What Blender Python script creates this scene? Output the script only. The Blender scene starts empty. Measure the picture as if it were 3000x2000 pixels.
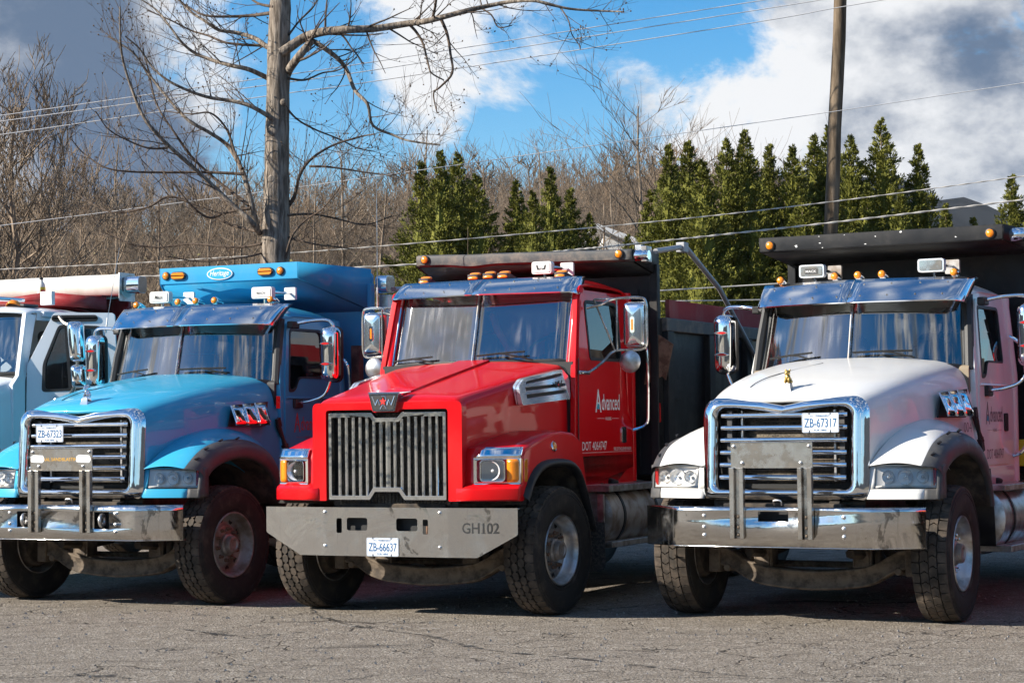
import bpy, bmesh, math, random
from mathutils import Vector, Matrix, Euler
from mathutils.geometry import tessellate_polygon
S = bpy.context.scene
COL = S.collection
R_ = math.radians
pi = math.pi
# ------------------------------------------------------------------ camera
CAM_H = 1.6
cam_d = bpy.data.cameras.new('camera'); cam = bpy.data.objects.new('camera', cam_d); COL.objects.link(cam)
cam_d.sensor_width = 36; cam_d.lens = 36*6015.8/3000; cam_d.clip_start = .1; cam_d.clip_end = 6000
PITCH = math.atan(247.4/6015.8)
cam.matrix_world = Matrix.Translation((0, 0, CAM_H)) @ Matrix.Rotation(pi/2+PITCH, 4, 'X') @ Matrix.Rotation(-.012407, 4, 'Z')
S.camera = cam
# ------------------------------------------------------------------ sky, sun, exposure
SUN_EL, SUN_AZ = R_(28), R_(14)          # light travels towards +X, SUN_AZ towards +Y
w = bpy.data.worlds.new('World'); S.world = w; w.use_nodes = True
nt = w.node_tree; nt.nodes.clear()
def N(t, **k):
    n = nt.nodes.new(t)
    for a, b in k.items(): setattr(n, a, b)
    return n
def L(a, b): nt.links.new(a, b)
def mth(op, a, b=None, c=None):
    n = N('ShaderNodeMath', operation=op)
    for i, q in enumerate((a, b, c)):
        if q is None: continue
        if isinstance(q, (int, float)): n.inputs[i].default_value = q
        else: L(q, n.inputs[i])
    return n.outputs[0]
def vmth(op, a, b=None):
    n = N('ShaderNodeVectorMath', operation=op)
    for i, q in enumerate((a, b)):
        if q is None: continue
        if isinstance(q, (tuple, list)): n.inputs[i].default_value = q
        else: L(q, n.inputs[i])
    return n
def mapr(v, a, b, c=0., d=1., t='SMOOTHSTEP'):
    n = N('ShaderNodeMapRange', interpolation_type=t); L(v, n.inputs[0])
    for i, q in enumerate((a, b, c, d)): n.inputs[i+1].default_value = q
    return n.outputs[0]
def mixc(f, a, b):
    n = N('ShaderNodeMix', data_type='RGBA')
    for i, q in ((0, f), (6, a), (7, b)):
        if isinstance(q, (int, float)): n.inputs[i].default_value = q
        elif isinstance(q, (tuple, list)): n.inputs[i].default_value = (*q, 1)
        else: L(q, n.inputs[i])
    return n.outputs[2]
sky = N('ShaderNodeTexSky', sky_type='NISHITA', sun_disc=False)
sky.sun_elevation = SUN_EL; sky.sun_rotation = R_(270)-SUN_AZ; sky.altitude = 600; sky.air_density = 1.0; sky.dust_density = .4; sky.ozone_density = 2.2
tc = N('ShaderNodeTexCoord'); D_ = tc.outputs['Generated']
hs = N('ShaderNodeHueSaturation'); hs.inputs[1].default_value = 1.5; hs.inputs[2].default_value = 1.75; L(sky.outputs[0], hs.inputs[4])
def pdir(u, v):                            # direction of a photo pixel (3000 x 2000)
    a, b = u-1500, v-1000; cr, sr = math.cos(-.012407), math.sin(-.012407)
    x = (a*cr+b*sr)/6015.8; z = -(-a*sr+b*cr)/6015.8; c, s = math.cos(PITCH), math.sin(PITCH)
    return Vector((x, c-z*s, s+z*c))
def blob(u, v, rad, amp):
    d = pdir(u, v).normalized()
    return mapr(vmth('DISTANCE', D_, tuple(d)).outputs['Value'], 0, rad/6015.8, amp, 0.)
nz = N('ShaderNodeTexNoise'); nz.inputs['Scale'].default_value = 8; nz.inputs['Detail'].default_value = 14; nz.inputs['Roughness'].default_value = .66; nz.inputs['Distortion'].default_value = .25
sc_ = vmth('MULTIPLY', D_, (1, 1, 1.5)); L(sc_.outputs[0], nz.inputs['Vector'])
den = mth('MULTIPLY_ADD', nz.outputs[0], 3.4, -1.28)
for b in ((2750, 250, 900, .55), (2300, 330, 420, .34), (1960, 330, 280, .42), (2080, 480, 300, .35), (1880, 180, 160, .18), (2900, 650, 500, .3), (250, 120, 760, .55), (-60, 400, 600, .35), (1330, 40, 420, .34), (1200, 200, 300, .28), (1560, 240, 240, .22),
          (1950, -40, 330, -.50), (1560, 420, 330, -.42), (1000, 480, 420, -.45), (980, 130, 230, -.3), (1500, 130, 160, -.1)):
    den = mth('ADD', den, blob(*b))
cov = mapr(den, .40, .86)
nz2 = N('ShaderNodeTexNoise'); nz2.inputs['Scale'].default_value = 10; nz2.inputs['Detail'].default_value = 9; nz2.inputs['Roughness'].default_value = .58
off = vmth('ADD', sc_.outputs[0], (.012, .03, -.016)); L(off.outputs[0], nz2.inputs['Vector'])
shd = mth('MULTIPLY_ADD', nz2.outputs[0], 2.1, -.52)
for b in ((260, 330, 720, .50), (-100, 120, 600, .34), (2850, 420, 700, .16), (2450, 600, 420, .16), (620, 20, 330, -.2), (2200, 260, 380, -.16), (2700, 120, 420, -.10), (1350, 60, 600, -.25)):
    shd = mth('ADD', shd, blob(*b))
gre = mapr(shd, .42, .98)
ccol = mixc(gre, (9.6, 9.7, 9.9), (1.35, 2.0, 3.15))
fin = mixc(cov, hs.outputs[0], ccol)
bg = N('ShaderNodeBackground'); bg.inputs[1].default_value = .05; L(fin, bg.inputs[0])
wo = N('ShaderNodeOutputWorld'); L(bg.outputs[0], wo.inputs[0])
sun_d = bpy.data.lights.new('sun', 'SUN'); sun_d.energy = 5.0; sun_d.angle = R_(.5); sun_d.color = (1, .93, .82)
sun = bpy.data.objects.new('sun', sun_d); COL.objects.link(sun)
sdir = Vector((math.cos(SUN_AZ)*math.cos(SUN_EL), math.sin(SUN_AZ)*math.cos(SUN_EL), -math.sin(SUN_EL)))
sun.rotation_euler = sdir.to_track_quat('-Z', 'Y').to_euler(); sun.location = (-20, -5, 20)
S.view_settings.view_transform = 'Standard'; S.view_settings.look = 'None'; S.view_settings.exposure = .95; S.view_settings.gamma = 1
S.render.engine = 'CYCLES'; S.cycles.use_denoising = True; S.cycles.max_bounces = 8; S.cycles.transparent_max_bounces = 12
S.cycles.caustics_reflective = False; S.cycles.caustics_refractive = False; S.cycles.sample_clamp_indirect = 4
# ------------------------------------------------------------------ materials
MATS = {}
class MT:                                   # tiny node-tree helper
    def __init__(s, name):
        s.m = bpy.data.materials.new(name); s.m.use_nodes = True; s.t = s.m.node_tree; s.b = s.t.nodes['Principled BSDF']; MATS[name] = s.m
        s.o = s.t.nodes['Material Output']; s._c = None
    def n(s, t, **k):
        n = s.t.nodes.new(t)
        for a, b in k.items(): setattr(n, a, b)
        return n
    def l(s, a, b): s.t.links.new(a, b); return s
    def co(s):
        if not s._c: s._c = s.n('ShaderNodeTexCoord')
        return s._c.outputs['Object']
    def set(s, **k):
        for a, b in k.items():
            i = s.b.inputs[a.replace('_', ' ')]
            if isinstance(b, (int, float)): i.default_value = b
            elif isinstance(b, tuple): i.default_value = (*b, 1) if len(b) == 3 else b
            else: s.l(b, i)
        return s
    def noise(s, scale, detail=4, rough=.55, stretch=None, vec=None, dist=0):
        n = s.n('ShaderNodeTexNoise'); n.inputs['Scale'].default_value = scale; n.inputs['Detail'].default_value = detail; n.inputs['Roughness'].default_value = rough; n.inputs['Distortion'].default_value = dist
        v = vec or s.co()
        if stretch:
            q = s.n('ShaderNodeVectorMath', operation='MULTIPLY'); q.inputs[1].default_value = stretch; s.l(v, q.inputs[0]); v = q.outputs[0]
        s.l(v, n.inputs['Vector']); return n.outputs[0]
    def ramp(s, v, a, b, c=0., d=1.):
        n = s.n('ShaderNodeMapRange', interpolation_type='SMOOTHSTEP'); s.l(v, n.inputs[0])
        for i, q in enumerate((a, b, c, d)): n.inputs[i+1].default_value = q
        return n.outputs[0]
    def mix(s, f, a, b):
        n = s.n('ShaderNodeMix', data_type='RGBA')
        for i, q in ((0, f), (6, a), (7, b)):
            if isinstance(q, (int, float)): n.inputs[i].default_value = q
            elif isinstance(q, (tuple, list)): n.inputs[i].default_value = (*q, 1)
            else: s.l(q, n.inputs[i])
        return n.outputs[2]
    def math(s, op, a, b):
        n = s.n('ShaderNodeMath', operation=op)
        for i, q in enumerate((a, b)):
            if isinstance(q, (int, float)): n.inputs[i].default_value = q
            else: s.l(q, n.inputs[i])
        return n.outputs[0]
    def bump(s, h, strength=.3, dist=.01):
        n = s.n('ShaderNodeBump'); n.inputs['Strength'].default_value = strength; n.inputs['Distance'].default_value = dist; s.l(h, n.inputs['Height']); s.l(n.outputs[0], s.b.inputs['Normal']); return s
def simple(name, col, rough=.5, metal=0., **k):
    m = MT(name).set(Base_Color=col, Roughness=rough, Metallic=metal, **k); return m
def paint(name, col, rough=.32, dust=.25, coat=.5):
    m = MT(name)
    d = m.ramp(m.noise(2.6, 6, .6, (1, 1, .6)), .45, .75, 0, dust); sp = m.ramp(m.noise(70, 2, .5), .66, .74, 0, dust*.8)
    f = m.math('MAXIMUM', d, sp)
    m.set(Base_Color=m.mix(f, col, (.34, .30, .25)), Roughness=m.ramp(f, 0, 1, rough, .7), Coat_Weight=coat, Coat_Roughness=.035, Specular_IOR_Level=.12)
    m.bump(m.noise(1.7, 2), .10, .02); return m
paint('paint_red', (.62, .0025, .006), dust=.03)
paint('paint_blue', (.042, .355, .56), dust=.08)
paint('paint_white', (.70, .69, .66), dust=.16)
paint('paint_cab_white', (.66, .70, .74), dust=.12)
paint('bed_blue', (.03, .29, .52), rough=.45, dust=.12, coat=.3)
paint('bed_red', (.26, .022, .024), rough=.5, dust=.2, coat=.2)
paint('board_red', (.30, .03, .035), rough=.6, dust=.3, coat=0)
def chrome(name, col=(.86, .87, .88), rough=.05, wav=.10, dirt=.12, dist=.02, scale=2.2):
    m = MT(name); g = m.noise(3.5, 6, .65); sp = m.ramp(m.noise(120, 2), .63, .72, 0, dirt*2.)
    f = m.math('MAXIMUM', m.ramp(g, .5, .8, 0, dirt), sp)
    m.set(Base_Color=m.mix(f, col, (.42, .39, .34)), Metallic=m.ramp(f, 0, 1, 1., .55), Roughness=m.ramp(f, 0, 1, rough, .5)); m.bump(m.noise(scale, 3), wav, dist); return m
chrome('chrome'); chrome('chrome_visor', rough=.14, wav=.14, dist=.03, scale=1.5, dirt=.12); chrome('chrome_wavy', col=(.74, .75, .76), rough=.10, wav=.22, dist=.03, scale=3, dirt=.15)
m = MT('steel'); sc1 = m.noise(240, 3, .6, (1, 1, .08)); g = m.noise(4.2, 7, .68); st = m.noise(1.7, 3, .5, None, None, 1.5); drp = m.noise(34, 3, .6, (1, 1, .06)); dk = m.ramp(m.noise(3.3, 6, .66, None, None, .5), .61, .64)
f = m.math('MAXIMUM', m.ramp(g, .52, .76, 0, .55), m.ramp(drp, .58, .75, 0, .35))
m.set(Base_Color=m.mix(m.math('MULTIPLY', dk, .68), m.mix(f, (.66, .65, .63), (.40, .365, .32)), (.13, .125, .12)), Metallic=m.ramp(f, 0, 1, 1., .7), Roughness=m.math('ADD', m.ramp(g, .4, .7, .07, .2), m.ramp(sc1, .45, .7, 0, .07)))
m.bump(m.math('ADD', m.math('MULTIPLY', sc1, .03), st), .28, .025)
m = MT('steel_brushed'); g = m.noise(5, 6, .65); m.set(Base_Color=m.mix(m.ramp(g, .42, .58), (.62, .59, .55), (.30, .265, .225)), Metallic=.95, Roughness=m.ramp(g, .3, .7, .16, .36)); m.bump(m.noise(3, 2), .12, .02)  # brown patches in the base colour paint in mottled reflections
m = MT('aluminium'); m.set(Base_Color=m.mix(m.ramp(m.noise(9, 6), .4, .7), (.62, .62, .62), (.33, .29, .25)), Metallic=.9, Roughness=.34)
m = MT('aluminium_dusty'); m.set(Base_Color=m.mix(m.ramp(m.noise(7, 6), .35, .65), (.42, .40, .38), (.22, .17, .13)), Metallic=.55, Roughness=.55)
m = MT('mesh_core'); wv = m.noise(260, 1, .5, (.25, 1, 1)); m.set(Base_Color=m.mix(m.ramp(m.math('ADD', m.math('MULTIPLY', wv, .5), m.math('MULTIPLY', m.noise(5, 4), .6)), .48, .68), (.010, .009, .008), (.20, .165, .12)), Roughness=.7, Metallic=.2)
def grimy(name, a, b, rough=.6, lo=.42, hi=.68, scale=5, metal=0., bump=.15):
    m = MT(name); g = m.noise(scale, 7, .66); f = m.ramp(g, lo, hi); m.set(Base_Color=m.mix(f, a, b), Roughness=m.ramp(g, .3, .7, rough-.1, min(1, rough+.15)), Metallic=metal, Specular_IOR_Level=.3); m.bump(m.noise(scale*9, 4), bump, .004); return m
grimy('black_plastic', (.012, .012, .013), (.035, .033, .031), .45)
grimy('grey_plastic', (.052, .054, .058), (.085, .08, .075), .45)
grimy('bed_black', (.009, .0095, .011), (.034, .031, .029), .45, .5, .74, 3.5)
grimy('bed_worn', (.05, .052, .055), (.17, .145, .12), .55, .40, .68, 6)
grimy('chassis', (.020, .017, .015), (.10, .078, .058), .75, .35, .65, 7)
grimy('axle', (.06, .046, .035), (.19, .15, .112), .8, .35, .65, 9)
grimy('tyre_side', (.018, .016, .0145), (.075, .060, .047), .72, .45, .75, 6)
grimy('tread', (.030, .025, .020), (.115, .088, .066), .8, .35, .7, 8)
grimy('rust', (.10, .05, .03), (.22, .13, .085), .8, .4, .6, 14)
grimy('mudflap', (.03, .03, .03), (.10, .09, .08), .85, .4, .65, 40, bump=.6)
grimy('interior', (.03, .031, .033), (.055, .054, .052), .6)
grimy('interior_tan', (.24, .19, .13), (.30, .25, .18), .65)
grimy('tarp', (.60, .57, .50), (.74, .71, .65), .6, .35, .7, 3)
grimy('white_lamp', (.62, .61, .58), (.76, .75, .73), .3, .3, .6, 8)
simple('lamp_grey', (.80, .78, .75), .3, .1); simple('hivis', (.75, .07, .02), .6)
simple('matte_black', (.006, .006, .006), .6)
simple('gasket', (.012, .012, .012), .5)
simple('plate_white', (.74, .76, .79), .35)
simple('ink_blue', (.012, .105, .26), .4); simple('ink_black', (.012, .012, .012), .5); simple('ink_white', (.80, .80, .78), .45)
simple('ink_red', (.62, .02, .015), .4); simple('ink_orange', (.22, .07, .07), .5); simple('ink_gold', (.62, .33, .03), .5); simple('ink_teal', (.03, .30, .42), .5); simple('ink_grey', (.16, .12, .13), .5); simple('ink_yellow', (.72, .62, .03), .45)
m = simple('amber', (.95, .28, .01), .18, Transmission_Weight=.15); m.set(Coat_Weight=.5); m.bump(m.noise(160, 1), .35, .003)
m = simple('red_lens', (.45, .01, .01), .2); m.set(Coat_Weight=.6)
simple('gold', (.50, .34, .10), .38, .85)
m = simple('bowl', (.90, .90, .90), .2, .45); m.bump(m.noise(60, 1, .5, (1, 1, .15)), .5, .006)
simple('chromed_plastic', (.90, .91, .92), .10, .75); simple('arm_grey', (.36, .36, .36), .5, .2); simple('decal_white', (.72, .72, .70), .5); simple('white_paste', (.70, .70, .68), .8)
def glassmat(name, tint, refl=.06, ior=1.52, film_glare=.04, film_glare_col=(.5, .5, .5), streak=1.):
    m = MT(name); tr = m.n('ShaderNodeBsdfTransparent'); tr.inputs[0].default_value = (*tint, 1); gl = m.n('ShaderNodeBsdfGlossy'); gl.inputs['Roughness'].default_value = .015; gl.inputs[0].default_value = (1, 1, 1, 1)
    fr = m.n('ShaderNodeFresnel'); fr.inputs[0].default_value = ior; f = m.math('ADD', fr.outputs[0], refl)
    mx = m.n('ShaderNodeMixShader'); m.l(f, mx.inputs[0]); m.l(tr.outputs[0], mx.inputs[1]); m.l(gl.outputs[0], mx.inputs[2])
    df = m.n('ShaderNodeBsdfDiffuse'); df.inputs[0].default_value = (*film_glare_col, 1)
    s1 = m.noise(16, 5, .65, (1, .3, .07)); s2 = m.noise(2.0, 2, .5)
    ff = m.math('MULTIPLY', m.math('ADD', .03, m.math('MULTIPLY', m.ramp(s1, .46, .72, 0, 1.6*streak), m.ramp(s2, .42, .66))), film_glare)  # diffuse pale streaks: dirt film, also painting in bright reflections on the windshields
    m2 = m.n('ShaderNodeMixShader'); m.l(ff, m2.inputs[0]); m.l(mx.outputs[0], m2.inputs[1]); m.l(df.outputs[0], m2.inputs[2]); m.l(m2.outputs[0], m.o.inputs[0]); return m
glassmat('windshield', (.60, .68, .70), .20, film_glare=.20, film_glare_col=(.70, .70, .68)); glassmat('side_glass', (.30, .33, .35), .03, film_glare=.06); glassmat('lens', (.97, .97, .96), .0, film_glare=.06, film_glare_col=(.55, .5, .43), streak=.3)
glassmat('lens_clear', (.96, .96, .96), .04, film_glare=.05)
# ------------------------------------------------------------------ mesh builder
def V(*a): return Vector(a)
def arc(cx, cy, r, a0, a1, n=8): return [(cx+r*math.cos(R_(a0+(a1-a0)*i/n)), cy+r*math.sin(R_(a0+(a1-a0)*i/n))) for i in range(n+1)]
def rrect(x0, x1, y0, y1, r, n=4):
    r = min(r, (x1-x0)/2-1e-5, (y1-y0)/2-1e-5)
    return arc(x1-r, y0+r, r, -90, 0, n)+arc(x1-r, y1-r, r, 0, 90, n)+arc(x0+r, y1-r, r, 90, 180, n)+arc(x0+r, y0+r, r, 180, 270, n)
def rpoly(pts, r, n=4):                    # round the corners of a polygon
    out = []; m = len(pts)
    for i in range(m):
        p = Vector(pts[i]); a = Vector(pts[i-1])-p; b = Vector(pts[(i+1) % m])-p
        rr = r[i] if isinstance(r, (list, tuple)) else r
        d = min(rr, a.length*.48, b.length*.48)
        if d < 1e-4: out.append(tuple(p)); continue
        a = p+a.normalized()*d; b = p+b.normalized()*d
        for k in range(n+1):
            t = k/n; out.append(tuple(a*(1-t)**2+p*2*t*(1-t)+b*t*t))
    return out
def densify(pts, step):
    out = []; m = len(pts)
    for i in range(m):
        a, b = Vector(pts[i]), Vector(pts[(i+1) % m]); k = max(1, int((b-a).length/step))
        out += [tuple(a.lerp(b, j/k)) for j in range(k)]
    return out
def spline(pts, n=6):                      # Catmull-Rom through points
    P = [Vector(p) for p in pts]; out = []
    for i in range(len(P)-1):
        a, b, c, d = P[max(i-1, 0)], P[i], P[i+1], P[min(i+2, len(P)-1)]
        for k in range(n):
            t = k/n; out.append(.5*((2*b)+(c-a)*t+(2*a-5*b+4*c-d)*t*t+(3*b-a-3*c+d)*t**3))
    out.append(P[-1]); return out
class MB:
    def __init__(s): s.v = []; s.f = []
    def add(s, vs, fs):
        n = len(s.v); s.v += [tuple(v) for v in vs]; s.f += [tuple(i+n for i in f) for f in fs]; return s
    def box(s, x0, x1, y0, y1, z0, z1):
        x0, x1 = min(x0, x1), max(x0, x1); y0, y1 = min(y0, y1), max(y0, y1); z0, z1 = min(z0, z1), max(z0, z1)
        return s.add([(x, y, z) for x in (x0, x1) for y in (y0, y1) for z in (z0, z1)], [(0, 1, 3, 2), (4, 6, 7, 5), (0, 4, 5, 1), (2, 3, 7, 6), (0, 2, 6, 4), (1, 5, 7, 3)])
    def obox(s, c, size, rot=(0, 0, 0)):
        M = Euler([R_(a) for a in rot]).to_matrix(); c = Vector(c); h = [q/2 for q in size]
        return s.add([c+M @ Vector((x*h[0], y*h[1], z*h[2])) for x in (-1, 1) for y in (-1, 1) for z in (-1, 1)], [(0, 1, 3, 2), (4, 6, 7, 5), (0, 4, 5, 1), (2, 3, 7, 6), (0, 2, 6, 4), (1, 5, 7, 3)])
    def tube(s, pts, r, n=8, cap=True):
        P = [Vector(p) for p in pts]; m = len(P); t = (P[1]-P[0]).normalized()
        u = t.orthogonal().normalized(); vs = []; fs = []
        for i, p in enumerate(P):
            t2 = (P[min(i+1, m-1)]-P[max(i-1, 0)]).normalized()
            u = (u-t2*u.dot(t2)).normalized() if (u-t2*u.dot(t2)).length > 1e-6 else t2.orthogonal().normalized()
            q = t2.cross(u); rr = r[i] if isinstance(r, (list, tuple)) else r
            vs += [p+(u*math.cos(2*pi*k/n)+q*math.sin(2*pi*k/n))*rr for k in range(n)]
        for i in range(m-1):
            for k in range(n): fs.append((i*n+k, i*n+(k+1) % n, (i+1)*n+(k+1) % n, (i+1)*n+k))
        if cap: fs += [tuple(range(n))[::-1], tuple((m-1)*n+k for k in range(n))]
        return s.add(vs, fs)
    def cyl(s, a, b, r, n=20, r2=None): return s.tube([a, b], [r, r if r2 is None else r2], n)
    def lathe(s, prof, o=(0, 0, 0), axis=(1, 0, 0), n=32, closed=False):  # prof: (radius, height along axis)
        ax = Vector(axis).normalized(); u = ax.orthogonal().normalized(); q = ax.cross(u); o = Vector(o); m = len(prof)
        vs = [o+ax*h+(u*math.cos(2*pi*k/n)+q*math.sin(2*pi*k/n))*r for r, h in prof for k in range(n)]
        fs = [(i*n+k, i*n+(k+1) % n, ((i+1) % m)*n+(k+1) % n, ((i+1) % m)*n+k) for i in range(m if closed else m-1) for k in range(n)]
        return s.add(vs, fs)
    def grid(s, rows, close=False):
        n = len(rows[0]); vs = [p for r in rows for p in r]
        fs = [(i*n+j, i*n+(j+1) % n, (i+1)*n+(j+1) % n, (i+1)*n+j) for i in range(len(rows)-1) for j in range(n if close else n-1)]
        return s.add(vs, fs)
    def slab(s, outer, fn, t=.01, holes=()):  # polygon with holes in (u, v), thickness t along w; fn(u, v, w) -> xyz
        loops = [list(outer)]+[list(h) for h in holes]; tri = tessellate_polygon([[Vector((p[0], p[1], 0)) for p in l] for l in loops])
        flat = [p for l in loops for p in l]; n = len(flat)
        vs = [fn(p[0], p[1], 0) for p in flat]+[fn(p[0], p[1], t) for p in flat]; fs = [tuple(f) for f in tri]+[tuple(i+n for i in f[::-1]) for f in tri]
        k = 0
        for l in loops:
            m = len(l); fs += [(k+i, k+(i+1) % m, n+k+(i+1) % m, n+k+i) for i in range(m)]; k += m
        return s.add(vs, fs)
    def mirror(s):
        n = len(s.v); s.v += [(-x, y, z) for x, y, z in s.v]; s.f += [tuple(i+n for i in f[::-1]) for f in s.f]; return s
def mirrored(mb):
    o = MB(); o.v = [(-x, y, z) for x, y, z in mb.v]; o.f = [f[::-1] for f in mb.f]; return o
def mesh_of(name, mb, flat=False, fix=True, angle=38):
    me = bpy.data.meshes.new(name); me.from_pydata([tuple(v) for v in mb.v], [], mb.f)
    if fix:
        bm = bmesh.new(); bm.from_mesh(me); bmesh.ops.remove_doubles(bm, verts=bm.verts, dist=1e-5); bmesh.ops.recalc_face_normals(bm, faces=bm.faces); bm.to_mesh(me); bm.free()
    if not flat:
        me.shade_smooth()
        if angle < 180: me.set_sharp_from_angle(angle=R_(angle))
    me.update(); return me
def tag(o, label=None, cat=None, group=None, kind=None):
    for k, v in (('label', label), ('category', cat), ('group', group), ('kind', kind)):
        if v: o[k] = v
    return o
def part(name, mb, mat, parent=None, bev=0., sub=0, solid=0., flat=False, kind=None, label=None, fix=True, angle=38, smooth_all=False):
    me = mesh_of(name, mb, flat, fix, 180 if (sub or smooth_all) else angle) if isinstance(mb, MB) else mb
    if not me.materials: me.materials.append(MATS[mat])
    o = bpy.data.objects.new(name, me); COL.objects.link(o); o.parent = parent
    if solid: q = o.modifiers.new('solid', 'SOLIDIFY'); q.thickness = solid; q.offset = -1
    if sub: q = o.modifiers.new('sub', 'SUBSURF'); q.levels = q.render_levels = sub
    if bev: q = o.modifiers.new('bevel', 'BEVEL'); q.width = bev; q.segments = 2; q.limit_method = 'ANGLE'; q.angle_limit = R_(35); q.harden_normals = True
    if kind: o['kind'] = kind
    if label: o['label'] = label
    return o
def empty(name, loc=(0, 0, 0), rz=0., **k):
    o = bpy.data.objects.new(name, None); COL.objects.link(o); o.location = loc; o.rotation_euler = (0, 0, rz); o.empty_display_size = .2; tag(o, **k); return o
# ------------------------------------------------------------------ lettering (made first, while the scene is empty)
TXT = {}
def lettering(s, bold=0., shear=0.):
    k = (s, bold, shear)
    if k in TXT: return TXT[k]
    c = bpy.data.curves.new('t', 'FONT'); c.body = s; c.shear = shear; c.offset = bold; c.resolution_u = 3; c.fill_mode = 'FRONT'
    o = bpy.data.objects.new('t', c); COL.objects.link(o); dg = bpy.context.evaluated_depsgraph_get(); me = o.evaluated_get(dg).to_mesh()
    v = [(p.co.x, p.co.y) for p in me.vertices]; f = [tuple(p.vertices) for p in me.polygons]; o.evaluated_get(dg).to_mesh_clear(); bpy.data.objects.remove(o); bpy.data.curves.remove(c)
    x0, x1 = min(p[0] for p in v), max(p[0] for p in v); y0, y1 = min(p[1] for p in v), max(p[1] for p in v)
    TXT[k] = ([((x-x0)/(x1-x0), (y-y0)/(y1-y0)) for x, y in v], f); return TXT[k]
def write(mb, s, o, u, v, W, Hh, bold=0., shear=0.):   # lower-left corner o, unit vectors u, v, width, height
    P, f = lettering(s, bold, shear); o, u, v = Vector(o), Vector(u), Vector(v); return mb.add([o+u*(W*x)+v*(Hh*y) for x, y in P], f)
for q in ('ZB-67317', 'ZB-66637', 'ZB-67323'): lettering(q, .008)
for q in ('N.C. PERMANENT', 'FOR HIRE'): lettering(q, .012)
for q in ('dvanced', 'A', 'GH102', 'MACK', '004'): lettering(q, .01)
for q in ('HAULING', 'DOT 4064747', 'FIRE EXTINGUISHER INSIDE', 'NOV', '04'): lettering(q)
lettering('Heritage', .006, .25); lettering('Mack', .012, .3); lettering('CENTRAL SANDBLASTING CO', .01); lettering('RYAN', .015, .2)
# ================================================================== truck components (local axes: x = driver's side, y = rearwards, z = up)
TYRE_R = .545
def tyre_meshes(kind):
    c = MB(); c.lathe([(.285, -.10), (.30, -.125), (.36, -.146), (.43, -.152), (.485, -.147), (.515, -.138), (.524, -.118), (.524, .118), (.515, .138), (.485, .147), (.43, .152), (.36, .146), (.30, .125), (.285, .10)], n=72)
    for r in (.335, .475, .50):                      # moulded rings on the sidewalls
        for sx in (-1, 1):
            h = {.335: .138, .475: .149, .50: .1435}[r]; c.lathe([(r-.006, sx*(h-.003)), (r-.003, sx*(h+.003)), (r+.003, sx*(h+.003)), (r+.006, sx*(h-.003))], n=72)
    t = MB()
    def block(poly, a0, sx=1):                       # poly in (along, across)
        up, dn = [], []
        for s_, w_ in poly:
            rt = TYRE_R-.016*abs(w_/.14)**4; a = a0+s_/TYRE_R
            up.append((w_, rt*math.sin(a), rt*math.cos(a))); a = a0+s_*1.06/TYRE_R
            dn.append((w_*1.01, .518*math.sin(a), .518*math.cos(a)))
        n = len(poly); t.add(up+dn, [tuple(range(n))]+[(i, (i+1) % n, n+(i+1) % n, n+i) for i in range(n)])
    if kind == 'hex':
        nn = 44; p = 2*pi*TYRE_R/nn
        for k in range(nn):
            for row, w0 in enumerate((-.097, -.0325, .0325, .097)):
                a = 2*pi*(k+.5*(row % 2))/nn; L_, W_ = p*.44+.007, .0275
                poly = [(-L_, w0), (-L_*.55, w0-W_), (L_*.55, w0-W_), (L_, w0), (L_*.55, w0+W_), (-L_*.55, w0+W_)]
                if row == 0: poly = [(-L_, w0), (-L_*.75, -.138), (L_*.75, -.138), (L_, w0), (L_*.55, w0+W_), (-L_*.55, w0+W_)]
                if row == 3: poly = [(-L_, w0), (-L_*.55, w0-W_), (L_*.55, w0-W_), (L_, w0), (L_*.75, .138), (-L_*.75, .138)]
                block(poly, a)
    else:
        nn = 40; p = 2*pi*TYRE_R/nn
        for k in range(nn):
            a = 2*pi*k/nn
            for w0, W_ in ((-.034, .031), (.034, .031)):
                aa = a+(pi/nn if w0 > 0 else 0); h = p*.44; d = p*.22
                block([(-h, w0-W_), (-h+d, w0), (-h, w0+W_), (h, w0+W_), (h+d, w0), (h, w0-W_)], aa)
            for sx in (-1, 1):
                h = p*.475; block([(-h, sx*.138), (-h*.9, sx*.078), (0, sx*.072), (h*.9, sx*.078), (h, sx*.138)], a)
    return mesh_of('tyre', c), mesh_of('tread', t, flat=True)
HEX = tyre_meshes('hex'); CHEV = tyre_meshes('chev')
for q in (HEX, CHEV): q[0].materials.append(MATS['tyre_side']); q[1].materials.append(MATS['tread'])
def rim_mesh(mat, lugm):
    m = MB(); m.lathe([(.292, .10), (.302, .128), (.298, .138), (.287, .136), (.281, .118), (.270, .085), (.262, .035), (.250, .022), (.205, .016), (.19, .022), (.178, .042), (.115, .046), (.10, .046)], n=48)
    m.lathe([(.292, -.10), (.302, -.128), (.294, -.132), (.276, -.09), (.262, .02)], n=48)
    r = mesh_of('wheel', m); r.materials.append(MATS[mat])
    h = MB(); h.lathe([(.10, .04), (.10, .075), (.092, .085), (.082, .088), (.078, .125), (.072, .136), (.05, .138), (.045, .13), (.0001, .13)], n=28); hub = mesh_of('hub', h)
    l = MB(); l.lathe([(.018, 0), (.018, .012), (.014, .014), (.0135, .036), (.009, .041), (.0001, .041)], n=8); lug = mesh_of('lug_nut', l); lug.materials.append(MATS[lugm])
    b = MB(); b.lathe([(.24, .0), (.235, -.10), (.21, -.14), (.12, -.15), (.0001, -.15)], n=32); drum = mesh_of('brake_drum', b); drum.materials.append(MATS['chassis'])
    hh = MB(); hh.lathe([(.0001, .001), (.019, .001), (.025, .0025), (.028, 0)], n=14); hole = mesh_of('hand_hole', hh); hole.materials.append(MATS['matte_black'])
    return r, hub, lug, drum, hole
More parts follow.
